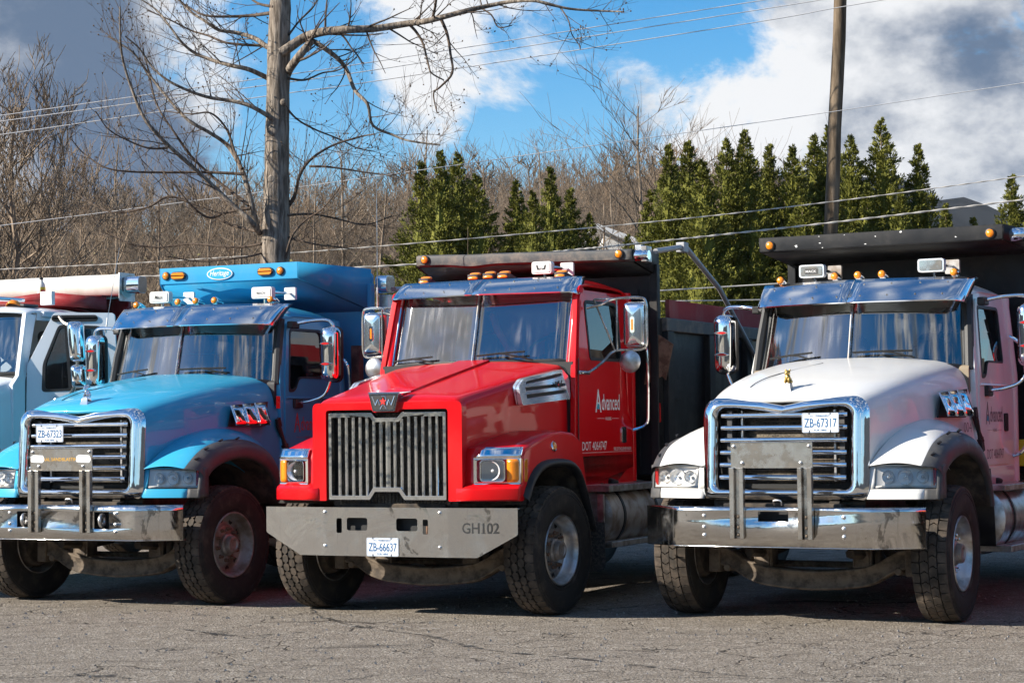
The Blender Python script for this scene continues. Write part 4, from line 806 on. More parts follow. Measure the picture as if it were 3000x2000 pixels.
        poly = [(.13, 1.775), (.93, 1.835), (.98, 2.03), (.88, 2.10), (.22, 2.005), (.12, 1.94)]
        tl_ = lambda b: .055*max(0, 1-(b-1.775)/.3)
        iv = part('side_intake', mk(MB().slab(rpoly(poly, .025), lambda a, b, c: (VY(a)+.016+tl_(b)-c, a, b), .06, [rpoly([(.22, 1.835), (.885, 1.890), (.895, 1.920), (.22, 1.870)], .01), rpoly([(.22, 1.900), (.885, 1.950), (.90, 1.978), (.22, 1.932)], .01), rpoly([(.24, 1.960), (.70, 2.015), (.87, 2.045), (.85, 2.066), (.26, 1.985)], .01)])), 'chromed_plastic', T, bev=.006)
        part('intake_dark', mk(MB().slab(rpoly(poly, .02), lambda a, b, c: (VY(a)+.004+tl_(b)*.4-c, a, b), .006)), 'matte_black', iv)
        m = MB()
        for a, b in (((.70, 1.985), (.725, 1.935)), ((.725, 1.935), (.755, 1.99)), ((.755, 1.99), (.785, 1.94)), ((.785, 1.94), (.815, 2.0))): m.cyl((VY(a[0])+.045, a[0], a[1]), (VY(b[0])+.045, b[0], b[1]), .006, 6)
        part('intake_badge', mk(m), 'ink_black', iv); part('intake_badge', mk(MB().box(VY(.757)+.042, VY(.757)+.046, .745, .770, 1.953, 1.975)), 'ink_red', iv)
        # --- cab side and door
        sxz = lambda z: 1.0 if z < 2.15 else 1.0-.05*(z-2.15)/.7
        fs = lambda d: (lambda a, b, c: (sx*(sxz(b)+d-c), a, b))
        win = rpoly([(1.27, 2.185), (2.02, 2.185), (2.02, 2.74), (1.235, 2.735)], [.05, .05, .12, .07], 6)
        part('cab_side', MB().slab(densify([(.93, 1.0), (2.38, 1.0), (2.38, 2.83), (1.16, 2.83), (.98, 2.14)], .2), fs(0), .05, [win]), P_, T, bev=.006)
        dr = part('door', MB().slab(rpoly([(1.0, 1.335), (2.28, 1.335), (2.28, 2.70), (2.15, 2.80), (1.17, 2.80), (1.03, 2.2)], [.03, .05, .12, .1, .06, .05], 5), fs(.014), .016, [win]), P_, T, bev=.007)
        part('window_seal', MB().slab(win, fs(.020), .03, [[(1.64+(a-1.64)*.93, 2.46+(b-2.46)*.90) for a, b in win]]), 'gasket', dr); part('window', MB().slab(win, fs(.002), .004), 'side_glass', dr)
        part('door_handle', MB().slab(rrect(1.98, 2.09, 1.43, 1.58, .02), fs(.024), .014), 'chrome', dr, bev=.005); part('handle_recess', MB().slab(rrect(2.0, 2.07, 1.445, 1.565, .015), fs(.0255), .003), 'matte_black', dr)
        part('door_crease', MB().tube(spline([(sx*1.012, 2.13, 2.1), (sx*1.016, 2.14, 1.9), (sx*1.016, 2.16, 1.7), (sx*1.012, 2.27, 1.62)], 5), .008, 6), P_, dr)
        part('a_pillar', MB().tube([(sx*.93, 1.04, 2.10), (sx*.925, 1.15, 2.5), (sx*.915, 1.25, 2.84)], .055, 10), P_, T)
        part('cab_corner', MB().tube([(sx*.965, 2.34, 1.0), (sx*.965, 2.34, 2.15), (sx*.93, 2.34, 2.85)], .05, 10), P_, T)
        part('drip_rail', MB().tube(spline([(sx*.955, 1.16, 2.80), (sx*.955, 1.24, 2.862), (sx*.955, 1.6, 2.873), (sx*.955, 2.1, 2.862), (sx*.955, 2.33, 2.80)], 6), .014, 6), P_, T)
        part('grab_bar', MB().tube(spline([(sx*1.0, 2.30, 2.42), (sx*1.11, 2.34, 2.38), (sx*1.14, 2.35, 2.2), (sx*1.14, 2.35, 1.75), (sx*1.12, 2.34, 1.60), (sx*1.0, 2.30, 1.55)], 5), .016, 8), 'chrome', T)
        # tubular mirror frame
        mx = 1.36; my = 1.52
        mo = part('mirror', MB().grid([[(sx*(mx+(a-mx)*(1-ins/.10)), my+d, 2.50+(b-2.50)*(1-ins/.2)) for a, b in rrect(mx-.105, mx+.105, 2.30, 2.71, .035, 5)] for ins, d in ((0, .02), (.0, -.02), (.01, -.05), (.03, -.062), (.099, -.066))], True), 'chrome_visor', T, angle=60)
        part('mirror_back', MB().slab(rrect(mx-.107, mx+.107, 2.295, 2.715, .035), lambda a, b, c: (sx*a, my+.02+c, b), .03), 'aluminium', mo, bev=.006)
        part('mirror_lamp', MB().slab(rrect(mx-.022, mx+.022, 2.43, 2.58, .02), lambda a, b, c: (sx*a, my-.076+c, b), .012), 'chrome', mo, bev=.004); part('mirror_lens', MB().slab(rrect(mx-.009, mx+.009, 2.455, 2.555, .008), lambda a, b, c: (sx*a, my-.079+c, b), .006), 'amber', mo)
        part('mirror_loop', MB().tube(spline([(sx*1.0, 1.24, 2.66), (sx*1.12, 1.30, 2.69), (sx*1.2, 1.40, 2.74), (sx*1.42, 1.48, 2.75), (sx*1.475, 1.50, 2.70), (sx*1.48, 1.50, 2.5), (sx*1.475, 1.50, 2.33), (sx*1.42, 1.49, 2.275), (sx*1.2, 1.42, 2.27), (sx*1.13, 1.30, 2.17), (sx*1.07, 1.14, 2.08), (sx*1.02, 1.08, 2.075)], 4), .013, 8), 'steel_brushed', mo)
        part('mirror_strut', MB().cyl((sx*1.04, 1.32, 2.74), (sx*1.2, 1.42, 2.27), .010, 8).cyl((sx*1.22, 1.42, 2.75), (sx*1.22, 1.42, 2.27), .010, 8).cyl((sx*1.04, 1.32, 2.74), (sx*1.22, 1.42, 2.745), .010, 8), 'steel_brushed', mo)
        part('mirror_foot', MB().obox((sx*1.02, 1.12, 2.07), (.03, .22, .035)), 'chrome', mo, bev=.008)
        part('spot_mirror', MB().lathe([(.0001, -.02), (.06, -.016), (.095, -.004), (.102, .004), (.102, .012), (.0001, .014)], (sx*1.33, 1.45, 2.17), (0, 1, 0), 24), 'aluminium', mo)
        if sx > 0:
            t_ = tank(T, sx, .93, 1.22, 2.6, .77, .30, 'aluminium_dusty'); part('step', MB().box(1.0, 1.24, 1.15, 2.5, 1.0, 1.06), 'aluminium', t_, bev=.006); part('step', MB().box(1.0, 1.24, 1.2, 2.5, .50, .555), 'aluminium', t_, bev=.006)
            part('step_plate', MB().box(1.14, 1.20, 1.10, 1.13, .52, .98), 'aluminium', t_); part('cab_skirt', MB().slab([(1.06, 1.32), (2.3, 1.32), (2.3, 1.20), (2.1, 1.16), (1.9, 1.06), (1.15, 1.06)], lambda a, b, c: (1.0-c, a, b), .02), 'steel', T, bev=.004)
        part('mud_flap', MB().slab(rpoly([(.72, .74), (1.25, .74), (1.25, .30), (.72, .30)], [.01, .01, .08, .08]), lambda a, b, c: (sx*a, 1.0+c, b), .012), 'mudflap', T)
    ws = lambda u, v: Vector(((.90-.02*v)*u, .925+.181*v+.10*abs(u)+(0 if abs(u) < .93 else .5*(abs(u)-.93)), 2.175+.655*v-.0*abs(u)))
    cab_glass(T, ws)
    for sx in (-1, 1): part('pillar_trim', MB().tube([ws(sx*.985, v/5)+Vector((sx*.01, -.02, 0)) for v in range(6)], .012, 8), 'chrome', T)
    part('cowl', MB().box(-.97, .97, .98, 1.05, 1.0, 2.17).grid([[(x, .925+.1*abs(x)/.9-.02, 2.16) for x in (-.93, 0, .93)], [(x, .925+.1*abs(x)/.9+.06, 2.19) for x in (-.93, 0, .93)]]), 'gasket', T)
    rows = []
    for y, zc, zs in ((1.10, 2.84, 2.83), (1.12, 2.90, 2.86), (1.22, 2.955, 2.87), (1.5, 2.99, 2.875), (1.9, 2.985, 2.87), (2.2, 2.96, 2.865), (2.34, 2.91, 2.85), (2.385, 2.84, 2.82)):
        rows.append([(math.copysign(abs(k/8)**.9, k)*.955, y+(.1*abs(k/8) if y < 1.3 else 0), zs+(zc-zs)*(1-abs(k/8)**4)**.7) for k in range(-8, 9)])
    part('cab_roof', MB().grid(rows), P_, T, sub=1, solid=.02)
    part('cab_rear_wall', MB().box(-.95, .95, 2.32, 2.38, 1.0, 2.85), P_, T, bev=.01)
    interior(T, .95, .88, 2.32, 1.2, 2.17, 'interior', 2.27, 1.55, 1.95)
    visor(T, .915, 2.805, 1.15, 2.955, .90, .865, .155, .10, vee=True, endx=.055, enddy=.14)
    for x in (-.708, -.187, -.029, .122, .706):
        y, z = 1.36, 2.985-.03*abs(x)
        o = part('roof_lamp', MB().slab(rrect(x-.060, x+.060, 0, .18, .02), lambda a, b, c: (a, y-.05+b*1., z-.01+c*(1-b*3.2)), .05), 'grey_plastic', T, bev=.006)
        part('amber_lens', MB().grid([[(x-.059+.118*i/4, y-.062+.10*j/3-.008*math.sin(pi*i/4), z+.002+.058*min(1, j/2)+.004*math.sin(pi*i/4)) for i in range(5)] for j in range(4)]), 'amber', o, solid=.03, sub=1)
    work_light(T, .50, 1.36, 3.055, None, .20, .115, 'white_lamp', rod=True)
    m = MB()
    for s_ in (-1, 1): m.slab([(.50+s_*.052, 3.08), (.50+s_*.035, 3.078), (.50+s_*.025, 3.05), (.50+s_*.012, 3.045), (.50+s_*.004, 3.06), (.50+s_*.004, 3.035), (.50+s_*.04, 3.035)], lambda a, b, c: (a, 1.3525+c, b), .002)
    part('lamp_badge', m, 'ink_black', T, flat=True)
    wiper(T, (-.86, .985, 2.21), (-.42, .93, 2.245), (-.40, .91, 2.19)); wiper(T, (.05, .90, 2.24), (.52, .935, 2.27), (.60, .94, 2.19))
    part('safety_vest', MB().tube(spline([(.02, 1.30, 2.66), (.06, 1.32, 2.5), (.16, 1.33, 2.33), (.22, 1.33, 2.22)], 5), [.01]+[.035]*10+[.05]*4+[.05], 8), 'hivis', T)
    # --- bumper
    hs = [rrect(-.473, -.421, .716, .84, .012), rrect(-.372, -.173, .738, .845, .02), rrect(.104, .305, .738, .843, .02), rrect(.355, .404, .712, .835, .012)]
    yb = lambda x: -.738+.085*max(0, abs(x)-.59)
    bm_ = part('bumper', MB().slab([(-.59, .524), (.59, .524), (.59, .932), (-.59, .932)], lambda a, b, c: (a, yb(a)+c, b), .007, hs), 'steel', T)
    for sx in (-1, 1): part('bumper_end', MB().slab([(sx*.59, .524), (sx*.846, .524), (sx*1.19, .705), (sx*1.204, .72), (sx*1.204, .932), (sx*.59, .932)], lambda a, b, c: (a, yb(a)+c, b), .007), 'steel', bm_)
    part('bumper_shelf', MB().grid([[(x, yb(x)+.006, .928) for x in (-1.2, -.6, 0, .6, 1.2)], [(x, yb(x)+.10, .928) for x in (-1.2, -.6, 0, .6, 1.2)]]), 'steel', bm_, solid=.005)
    part('bumper_core', MB().box(-.9, .9, -.66, -.58, .58, .90), 'matte_black', T)
    bolts(bm_, [(x, yb(x), z) for x in (-.585, .515) for z in (.89, .605)], .013, 'aluminium'); part('tow_pin', MB().cyl((.385, -.71, .715), (.385, -.71, .78), .014, 8), 'rust', bm_)
    t = MB(); write(t, 'GH102', (.717, yb(.75)-.003, .722), (1, .06, 0), (0, 0, 1), .325, .088, .01)
    for k in range(3): x = .717+.325*(.52+.165*k)-.0; t.box(x, x+.035, yb(x)-.0035, yb(x)-.003, .722, .729)
    part('bumper_lettering', t, 'ink_black', bm_, flat=True)
    plate(T, 'ZB-66637', -.177, .679, -.746, 'blue on white licence plate reading ZB-66637')
    wheel(T, 1.11, .11, HEX, RIM_R, -4); wheel(T, -1.11, .11, HEX, RIM_R, -4, inside=True)
    for y in (4.7, 6.05):
        for sx in (-1, 1): wheel(T, sx*1.05, y, HEX, RIM_R, 0, detail=False, inside=sx < 0)
    # --- lettering on the door
    advanced_decal(T, 1.0155, 1.38, 1.715, .57, 'ink_white', 'ink_white')
    t = MB(); write(t, 'DOT 4064747', (1.0155, 1.07, 1.372), (0, 1, 0), (0, 0, 1), .56, .078); part('decal_lettering', t, 'ink_white', T, flat=True)
    t = MB(); write(t, 'FIRE EXTINGUISHER INSIDE', (1.0155, 1.80, 1.362), (0, 1, 0), (0, 0, 1), .42, .030); part('decal_lettering', t, 'ink_white', T, flat=True)
    part('pin_line', MB().box(1.0148, 1.0152, 1.05, 2.24, 1.3495, 1.3525), 'ink_white', T)
    # --- bed
    bd = bed(T, 2.44, 'bed_black', 3.25, 2.62, board=('board_red', .19), worn='bed_worn', cornr=.14)
    part('front_face', MB().box(-1.0, 1.0, 2.475, 2.50, 1.2, 2.9), 'bed_black', bd)
    rows_lip = []
    hd = part('cab_guard', MB().slab([(-1.14, 2.0), (1.14, 2.0), (1.19, 2.56), (-1.19, 2.56)], lambda a, b, c: (a, b, 3.27-.02*(a+1.1)+c), .012), 'bed_worn', T, bev=.004)
    lip = MB().grid([[(x, 2.0+dy_, z0+.0-.02*(x+1.1)-(.022*math.exp(-((x+.55)/.18)**2) if k in (0, 1, 2, 6) else .006*math.exp(-((x+.55)/.2)**2))) for x in [-1.145+2.29*i/40 for i in range(41)]] for k, (dy_, z0) in enumerate(((.08, 3.175), (.02, 3.172), (-.012, 3.19), (-.016, 3.255), (-.008, 3.278), (.04, 3.292), (.09, 3.285)))])
    part('guard_lip', lip, 'bed_worn', hd, solid=.01)
    part('guard_underside', MB().grid([[(x, 2.03, 3.175-.02*(x+1.1)) for x in (-1.13, 0, 1.13)], [(x, 2.54, 3.02) for x in (-1.17, 0, 1.17)]]), 'bed_black', hd, solid=.008)
    for sx in (-1, 1): part('guard_wing', MB().grid([[(sx*1.142, 2.0, 3.18-.02*(sx+1.1)), (sx*1.142, 2.0, 3.285-.02*(sx+1.1))], [(sx*1.185, 2.55, 3.02), (sx*1.185, 2.55, 3.27)]]), 'bed_black', hd, solid=.01)
    for x, z in ((-1.045, 3.24), (1.02, 3.20)): round_lamp(T, (x, 1.978, z))
    part('tarp_motor', MB().lathe([(.0001, 0), (.05, 0), (.056, .01), (.056, .17), (.045, .19), (.0001, .19)], (1.10, 2.06, 3.185), (1, 0, 0), 18), 'chrome', hd); part('motor_bracket', MB().box(1.22, 1.28, 2.03, 2.16, 3.12, 3.27).box(1.13, 1.20, 2.1, 2.2, 3.24, 3.29), 'aluminium', hd, bev=.008)
    tarp_arm(T, 1.30, [(2.2, 3.23), (2.86, 3.315), (3.02, 3.32), (3.12, 3.28), (3.95, 2.97), (5.2, 2.2), (6.0, 1.6)])
    part('warning_decal', MB().box(1.192, 1.222, 2.46, 2.47, 1.62, 1.80), 'ink_red', bd); part('serial_plate', MB().box(1.214, 1.216, 2.72, 2.98, 1.36, 1.44), 'aluminium', bd)
    part('pintle_bracket', MB().slab([(1.14, 2.50), (1.36, 2.36), (1.28, 2.02), (1.24, 2.06), (1.18, 2.02), (1.06, 1.98)], lambda a, b, c: (a, 2.46+c, b), .02), 'rust', bd)
    part('bed_bracket', MB().box(1.20, 1.24, 2.70, 3.0, 1.84, 1.90).slab([(2.70, 2.05), (2.85, 1.90), (2.70, 1.90)], lambda a, b, c: (1.22+c, a, b), .015), 'bed_black', bd)
    part('whip_antenna', MB().tube([(-1.28, 1.44, 2.74), (-1.28, 1.44, 2.95)], .009, 6).tube([(-1.28, 1.44, 2.95), (-1.28, 1.44, 3.95)], [.0045, .003], 5), 'aluminium', T)
    return T
RED = star_truck('dump_truck', (-.760, 17.90), 25.65, 'bright red dump truck with vertical chrome grille slats and a plate on its bumper')
# ================================================================== setting
def ground_mat():
    m = MT('asphalt'); co = m.co()
    big = m.noise(.55, 5, .6); mid = m.noise(4, 6, .65); fine = m.noise(62, 4, .75); vo = m.n('ShaderNodeTexVoronoi'); vo.inputs['Scale'].default_value = 48; m.l(co, vo.inputs['Vector'])
    spk = m.ramp(vo.outputs['Color'], .45, .9); b1 = m.mix(m.ramp(fine, .34, .66), (.052, .044, .036), (.49, .42, .335)); b2 = m.mix(m.math('MULTIPLY', spk, .7), b1, (.52, .47, .41)); b3 = m.mix(m.ramp(mid, .40, .65, 0, .6), b2, (.20, .17, .14)); b4 = m.mix(m.ramp(big, .5, .75, 0, .35), b3, (.34, .30, .26))
    # cracks
    wp = m.n('ShaderNodeTexNoise'); wp.inputs['Scale'].default_value = 1.6; wp.inputs['Detail'].default_value = 5; m.l(co, wp.inputs['Vector'])
    ad = m.n('ShaderNodeVectorMath', operation='MULTIPLY_ADD'); m.l(wp.outputs['Color'], ad.inputs[0]); ad.inputs[1].default_value = (.9, .9, 0); m.l(co, ad.inputs[2])
    v2 = m.n('ShaderNodeTexVoronoi', feature='DISTANCE_TO_EDGE'); v2.inputs['Scale'].default_value = 1.15; m.l(ad.outputs[0], v2.inputs['Vector'])
    v3 = m.n('ShaderNodeTexVoronoi', feature='DISTANCE_TO_EDGE'); v3.inputs['Scale'].default_value = 3.6; m.l(ad.outputs[0], v3.inputs['Vector'])
    cr = m.math('MULTIPLY', m.ramp(v2.outputs['Distance'], .0, .016, 1, 0), m.ramp(m.noise(.8, 3), .36, .6)); cr2 = m.math('MULTIPLY', m.ramp(v3.outputs['Distance'], .0, .022, 1, 0), m.ramp(m.noise(1.1, 3), .48, .62)); c = m.math('MAXIMUM', cr, cr2)
    b5 = m.mix(m.math('MULTIPLY', c, .85), b4, (.035, .03, .027))
    st = m.ramp(m.noise(1.3, 5, .6, (.45, 1.6, 1)), .60, .72, 0, .5); b6 = m.mix(st, b5, (.05, .045, .042)); wh = m.ramp(m.noise(2.2, 5, .7, (.25, 1.7, 1)), .68, .74, 0, .65); b7 = m.mix(wh, b6, (.50, .47, .43))
    m.set(Base_Color=b7, Roughness=.92, Specular_IOR_Level=.1); m.bump(m.math('SUBTRACT', m.math('ADD', m.math('MULTIPLY', fine, 1.6), m.math('MULTIPLY', vo.outputs['Distance'], .8)), m.math('MULTIPLY', c, 1.5)), 1., .016)
ground_mat()
g = MB(); g.grid([[(x, y, 0) for x in (-30, -9, -4, 0, 4, 9, 30)] for y in (-40, 6, 11, 15, 20, 30)]); tag(part('parking_lot', g, 'asphalt', None), kind='structure')
grimy('earth', (.10, .08, .055), (.20, .17, .10), .95, .35, .65, .6); grimy('leaf_litter', (.075, .055, .038), (.13, .098, .065), .95, .35, .65, .5)
def terrain_h(x, y):
    r = max(0, (y-42)/150); h = 20.5*min(1, r)**1.0+.6*math.sin(x*.11+1)+.4*math.sin(y*.17+x*.05); h *= min(1, max(0, (y-38)/12))
    return h*(1 if x < .13*y else max(.03, 1-(x-.13*y)/(.09*y)))
g = MB().grid([[(x, y, -.03) for x in (-1600, -60, 60, 1600)] for y in (-1600, -60, 44, 1600)]); tag(part('ground', g, 'earth', None), kind='structure')
g = MB().grid([[(x, y, terrain_h(x, y)-.05) for x in range(-110, 111, 5)] for y in range(36, 240, 5)]); tag(part('hillside', g, 'leaf_litter', None, smooth_all=True), kind='structure')
# far ridge all round the valley
m = MT('ridge'); m.set(Base_Color=m.mix(m.ramp(m.noise(.02, 5), .4, .6), (.022, .024, .026), (.038, .039, .04)), Roughness=1., Specular_IOR_Level=0.)  # base colour lowered so it carries the cloud shade over the ridge
rows = []
for r, hh in ((700, -.5), (850, 42), (1000, 88), (1150, 136), (1500, 40)):
    rows.append([(r*math.sin(2*pi*k/96), r*math.cos(2*pi*k/96), hh*(.72+.22*math.sin(k*.37+1)+.13*math.sin(k*.9)) if hh > 0 else hh) for k in range(96)])
rows = [[tuple(Vector(r[k//6]).lerp(Vector(r[(k//6+1) % 96]), (k % 6)/6)+Vector((0, 0, (3.5*math.sin(k*1.93+i*2.1)+2.5*math.sin(k*.71+i)) if 0 < i < 4 else 0))) for k in range(576)] for i, r in enumerate(rows)]
tag(part('far_ridge', MB().grid(rows, True), 'ridge', None, smooth_all=True), kind='structure')
# ------------------------------------------------------------------ trees
def barkmat(name, a, b, sc=14):
    m = MT(name); n = m.noise(sc, 6, .65, (1, 1, .12)); m.set(Base_Color=m.mix(m.ramp(n, .35, .68), a, b), Roughness=.9, Specular_IOR_Level=.08); m.bump(n, .8, .03)
barkmat('bark', (.10, .080, .062), (.34, .285, .23), 24); barkmat('twig', (.075, .055, .042), (.15, .115, .09)); barkmat('wood_bark', (.14, .105, .076), (.34, .265, .195)); m = MT('woods'); lf_ = m.noise(.09, 3, .6); n = m.noise(14, 4, .6, (1, 1, .12)); m.set(Base_Color=m.mix(m.ramp(lf_, .40, .60), m.mix(n, (.15, .105, .07), (.36, .27, .19)), m.mix(n, (.06, .05, .04), (.21, .175, .14))), Roughness=.9, Specular_IOR_Level=.05)
barkmat('pod', (.11, .075, .05), (.16, .115, .075)); barkmat('pole_wood', (.085, .062, .042), (.235, .18, .125), 9)
m = MT('needles'); n = m.noise(3.2, 4, .6); n2 = m.noise(30, 2); m.set(Base_Color=m.mix(m.ramp(m.math('ADD', m.math('MULTIPLY', n, .6), m.math('MULTIPLY', n2, .4)), .35, .65), (.062, .072, .013), (.195, .19, .034)), Roughness=.75, Specular_IOR_Level=.15)
m = MT('dry_leaf'); m.set(Base_Color=m.mix(m.ramp(m.noise(.7, 3), .35, .65), (.16, .115, .06), (.22, .20, .06)), Roughness=.8)
def seg_tube(mb, pts, rad, n):
    mb.tube(pts, rad, n, cap=False)
def grow(rng, p, d, length, r, depth, out, tips, spread=42, up=.25, kids=(3, 6), nseg=4, minr=.0035, ratio=.62):
    pts = [Vector(p)]; d = Vector(d).normalized(); q = Vector(p); rr = [r]
    for i in range(nseg):
        d = (d+Vector((rng.gauss(0, .10), rng.gauss(0, .10), rng.gauss(0, .08)+up*.18))).normalized(); q = q+d*(length/nseg); pts.append(q.copy()); rr.append(max(minr*.55, r*(1-.72*(i+1)/nseg)))
    out.append((pts, rr))
    if depth <= 0: tips.append((q.copy(), d.copy())); return
    for k in range(rng.randint(*kids)):
        t = rng.uniform(.25, 1.)*nseg; i = min(nseg-1, int(t)); b = pts[i].lerp(pts[i+1], t-i); dd = (pts[i+1]-pts[i]).normalized(); ax = dd.orthogonal().normalized(); ax.rotate(Matrix.Rotation(rng.uniform(0, 2*pi), 3, dd))
        nd = dd.copy(); nd.rotate(Matrix.Rotation(R_(rng.uniform(spread*.6, spread*1.3)), 3, ax)); nd.z += up
        grow(rng, b, nd, length*ratio*rng.uniform(.7, 1.1), max(minr, rr[i]*.55), depth-1, out, tips, spread, up, kids, max(2, nseg-1), minr, ratio)
    tips.append((q.copy(), d.copy()))
def bare_proto(seed, hgt=8., depth=4, r=.10, lean=.05, low=.25, minr=.006, kids=(3, 5), nl=22, up=.35):
    rng = random.Random(seed); tr = MB(); cr = MB(); out = []; tips = []
    pts = [Vector((0, 0, -.3))]; rr = [r*1.15]; x = y = 0
    for i in range(1, 10): x += rng.gauss(0, lean*hgt/10); y += rng.gauss(0, lean*hgt/10); pts.append(Vector((x, y, hgt*.86*i/9))); rr.append(r*(1-.86*i/9)+.004)
    tr.tube(pts, rr, 7, cap=False)
    for k in range(nl):
        t = (low+(1-low)*(k+rng.random())/nl)*9; i = min(8, int(t)); b = pts[i].lerp(pts[i+1], t-i); a = rng.uniform(0, 2*pi); f = 1-t/9
        grow(rng, b, (math.cos(a), math.sin(a), rng.uniform(.5, 1.1)), hgt*(.12+.26*f)*rng.uniform(.7, 1.15), max(minr, rr[i]*.42), depth-2, out, tips, 40, up, kids, 4, minr, .6)
    for p_, r_ in out: cr.tube(p_, r_, 3, cap=False)
    return mesh_of('trunk', tr, fix=False), mesh_of('crown', cr, fix=False, angle=180)
PROTO = [bare_proto(11+s, 8+.6*s % 2, 4, .085+.012*(s % 3), nl=20) for s in range(5)]
PROTO.append(bare_proto(77, 8, 5, .11, low=.10, nl=52, minr=.008, kids=(3, 4), up=.45))
for a, b in PROTO: a.materials.append(MATS['wood_bark']); b.materials.append(MATS['wood_bark'])
def place_bare(k, loc, s, rz, label, group='bare trees along the foot of the hill', nm='bare_tree'):
    T = empty(nm, loc, rz, label=label, cat='tree', group=group); T.scale = (s, s, s)
    part('trunk', PROTO[k][0], '', T); part('crown', PROTO[k][1], '', T); return T
def gp(u, v, y):                                      # point on a pixel's ray at depth y
    d = pdir(u, v); return Vector((d.x/d.y*y, y, CAM_H+d.z/d.y*y))
rng = random.Random(5)
# individual bare trees: (pixel x, treetop y, depth)
BT = [(35, 70, 33, 5), (-110, 130, 34, 5), (95, 300, 37, 5), (150, 470, 41, 1), (330, 440, 44, 3), (470, 480, 47, 4), (610, 430, 43, 0), (1000, 420, 47, 2), (1120, 450, 45, 1), (1240, 395, 52, 3), (1420, 385, 54, 4), (1520, 455, 50, 0), (1580, 410, 56, 2), (1800, 470, 48, 1), (1860, 330, 43, 3), (1945, 315, 44, 4), (2050, 345, 45, 0), (1770, 560, 46, 2), (250, 520, 40, 0), (920, 560, 42, 3), (700, 500, 50, 1)]
for i, (u, v, y, k) in enumerate(BT):
    top = gp(u, v, y); z0 = terrain_h(top.x, y)-.1; s = (top.z-z0)/8.3
    lab = 'tall bare tree with fine upright twigs behind the red truck bed and tarp roll' if i < 3 else ('thin bare tree rising out of the evergreen screen' if 14 <= i <= 16 else 'leafless grey brown tree in front of the wooded hillside')
    place_bare(k, (top.x, y, z0), s, rng.uniform(0, 6), lab, ('tall bare trees beside the tarp roll' if i < 3 else 'thin bare trees behind the evergreens' if 14 <= i <= 16 else 'leafless trees on the lower hillside'))
# the wood behind, one mass
def merged(name, protos, places, mat, label, cat):
    import numpy as np
    arr = []
    for me in protos:
        co = np.empty(len(me.vertices)*3, 'f'); me.vertices.foreach_get('co', co); nl = len(me.loops); lv = np.empty(nl, 'i'); me.loops.foreach_get('vertex_index', lv); arr.append((co.reshape(-1, 3), lv))
    V_, L_, o = [], [], 0
    for k, x, y, z, s, a in places:
        co, lv = arr[k]; c, si = math.cos(a), math.sin(a); M = np.array([[c, -si, 0], [si, c, 0], [0, 0, 1]], 'f')*s; V_.append(co @ M.T+np.array([x, y, z], 'f')); L_.append(lv+o); o += len(co)
    Vn = np.concatenate(V_); Ln = np.concatenate(L_); nf = len(Ln)//4; me = bpy.data.meshes.new(name); me.vertices.add(len(Vn)); me.vertices.foreach_set('co', Vn.ravel()); me.loops.add(len(Ln)); me.loops.foreach_set('vertex_index', Ln.astype('i')); me.polygons.add(nf); me.polygons.foreach_set('loop_start', np.arange(0, nf*4, 4, dtype='i')); me.update(calc_edges=True); me.materials.append(MATS[mat])
    ob = bpy.data.objects.new(name, me); COL.objects.link(ob); tag(ob, label, cat, kind='stuff'); return ob
small = [bare_proto(40+s, 7.5, 4, .07, nl=12, kids=(2, 4), minr=.014) for s in range(3)]+[bare_proto(50+s, 7.5, 3, .10, nl=13, kids=(4, 6), minr=.032) for s in range(3)]
pl = []
for i in range(1080):
    t = rng.random(); y = 48+157*t**.75; x = rng.uniform(-.40, .21)*y
    if x > .15*y and rng.random() < .7: continue
    k = rng.randrange(3)+(3 if y > 85 else 0)
    if k < 3 and rng.random() < .35: continue
    pl.append((k, x, y, terrain_h(x, y)-.1, rng.choice((.4, .5, .6, .8, .95))*(1 if y < 140 else .75), rng.uniform(0, 6)))
tws = []
for a, b in small:                                      # trunk and crown share one mesh here
    me = bpy.data.meshes.new('w'); vs = [tuple(v.co) for v in a.vertices]+[tuple(v.co) for v in b.vertices]; n = len(a.vertices); me.from_pydata(vs, [], [tuple(p.vertices) for p in a.polygons]+[tuple(i+n for i in p.vertices) for p in b.polygons]); tws.append(me)
merged('woodland', tws, pl, 'woods', 'mass of leafless trees covering the hill behind the trucks', 'woodland')
# scrub of thin stems with a few tan leaves under the trees
scr = []
for s in range(3):
    rg = random.Random(70+s); cr = MB(); out = []; tips = []
    for k in range(26):
        a = rg.uniform(0, 2*pi); rad = rg.uniform(0, .9); grow(rg, (rad*math.cos(a), rad*math.sin(a), -.1), (rg.gauss(0, .35), rg.gauss(0, .35), 1), rg.uniform(1.2, 2.6), .012, 2, out, tips, 38, .25, (2, 4), 3, .005, .6)
    for p_, r_ in out: cr.tube(p_, r_, 3, cap=False)
    scr.append((mesh_of('scrub', cr, fix=False, angle=180), tips))
pl = []; lf = MB()
for i in range(330):
    y = rng.uniform(37.5, 95); x = rng.uniform(-.31, .12)*y; k = rng.randrange(3); s = rng.uniform(.8, 1.5)*(1+max(0,y-60)/60); a = rng.uniform(0, 6); z = terrain_h(x, y); pl.append((k, x, y, z, s, a))
    if y < 60:
        for tp, td in scr[k][1][::3]:
            if rng.random() < .45: continue
            p = Vector((x, y, z))+s*Vector((tp.x*math.cos(a)-tp.y*math.sin(a), tp.x*math.sin(a)+tp.y*math.cos(a), tp.z)); e = rng.uniform(.025, .05); u = Vector((rng.gauss(0, 1), rng.gauss(0, 1), rng.gauss(0, 1))).normalized()*e; v = u.orthogonal().normalized()*e*.7; lf.add([p-u, p+v, p+u, p-v], [(0, 1, 2, 3)])
merged('undergrowth', [q[0] for q in scr], pl, 'woods', 'tangle of thin brown stems under the bare trees', 'undergrowth')
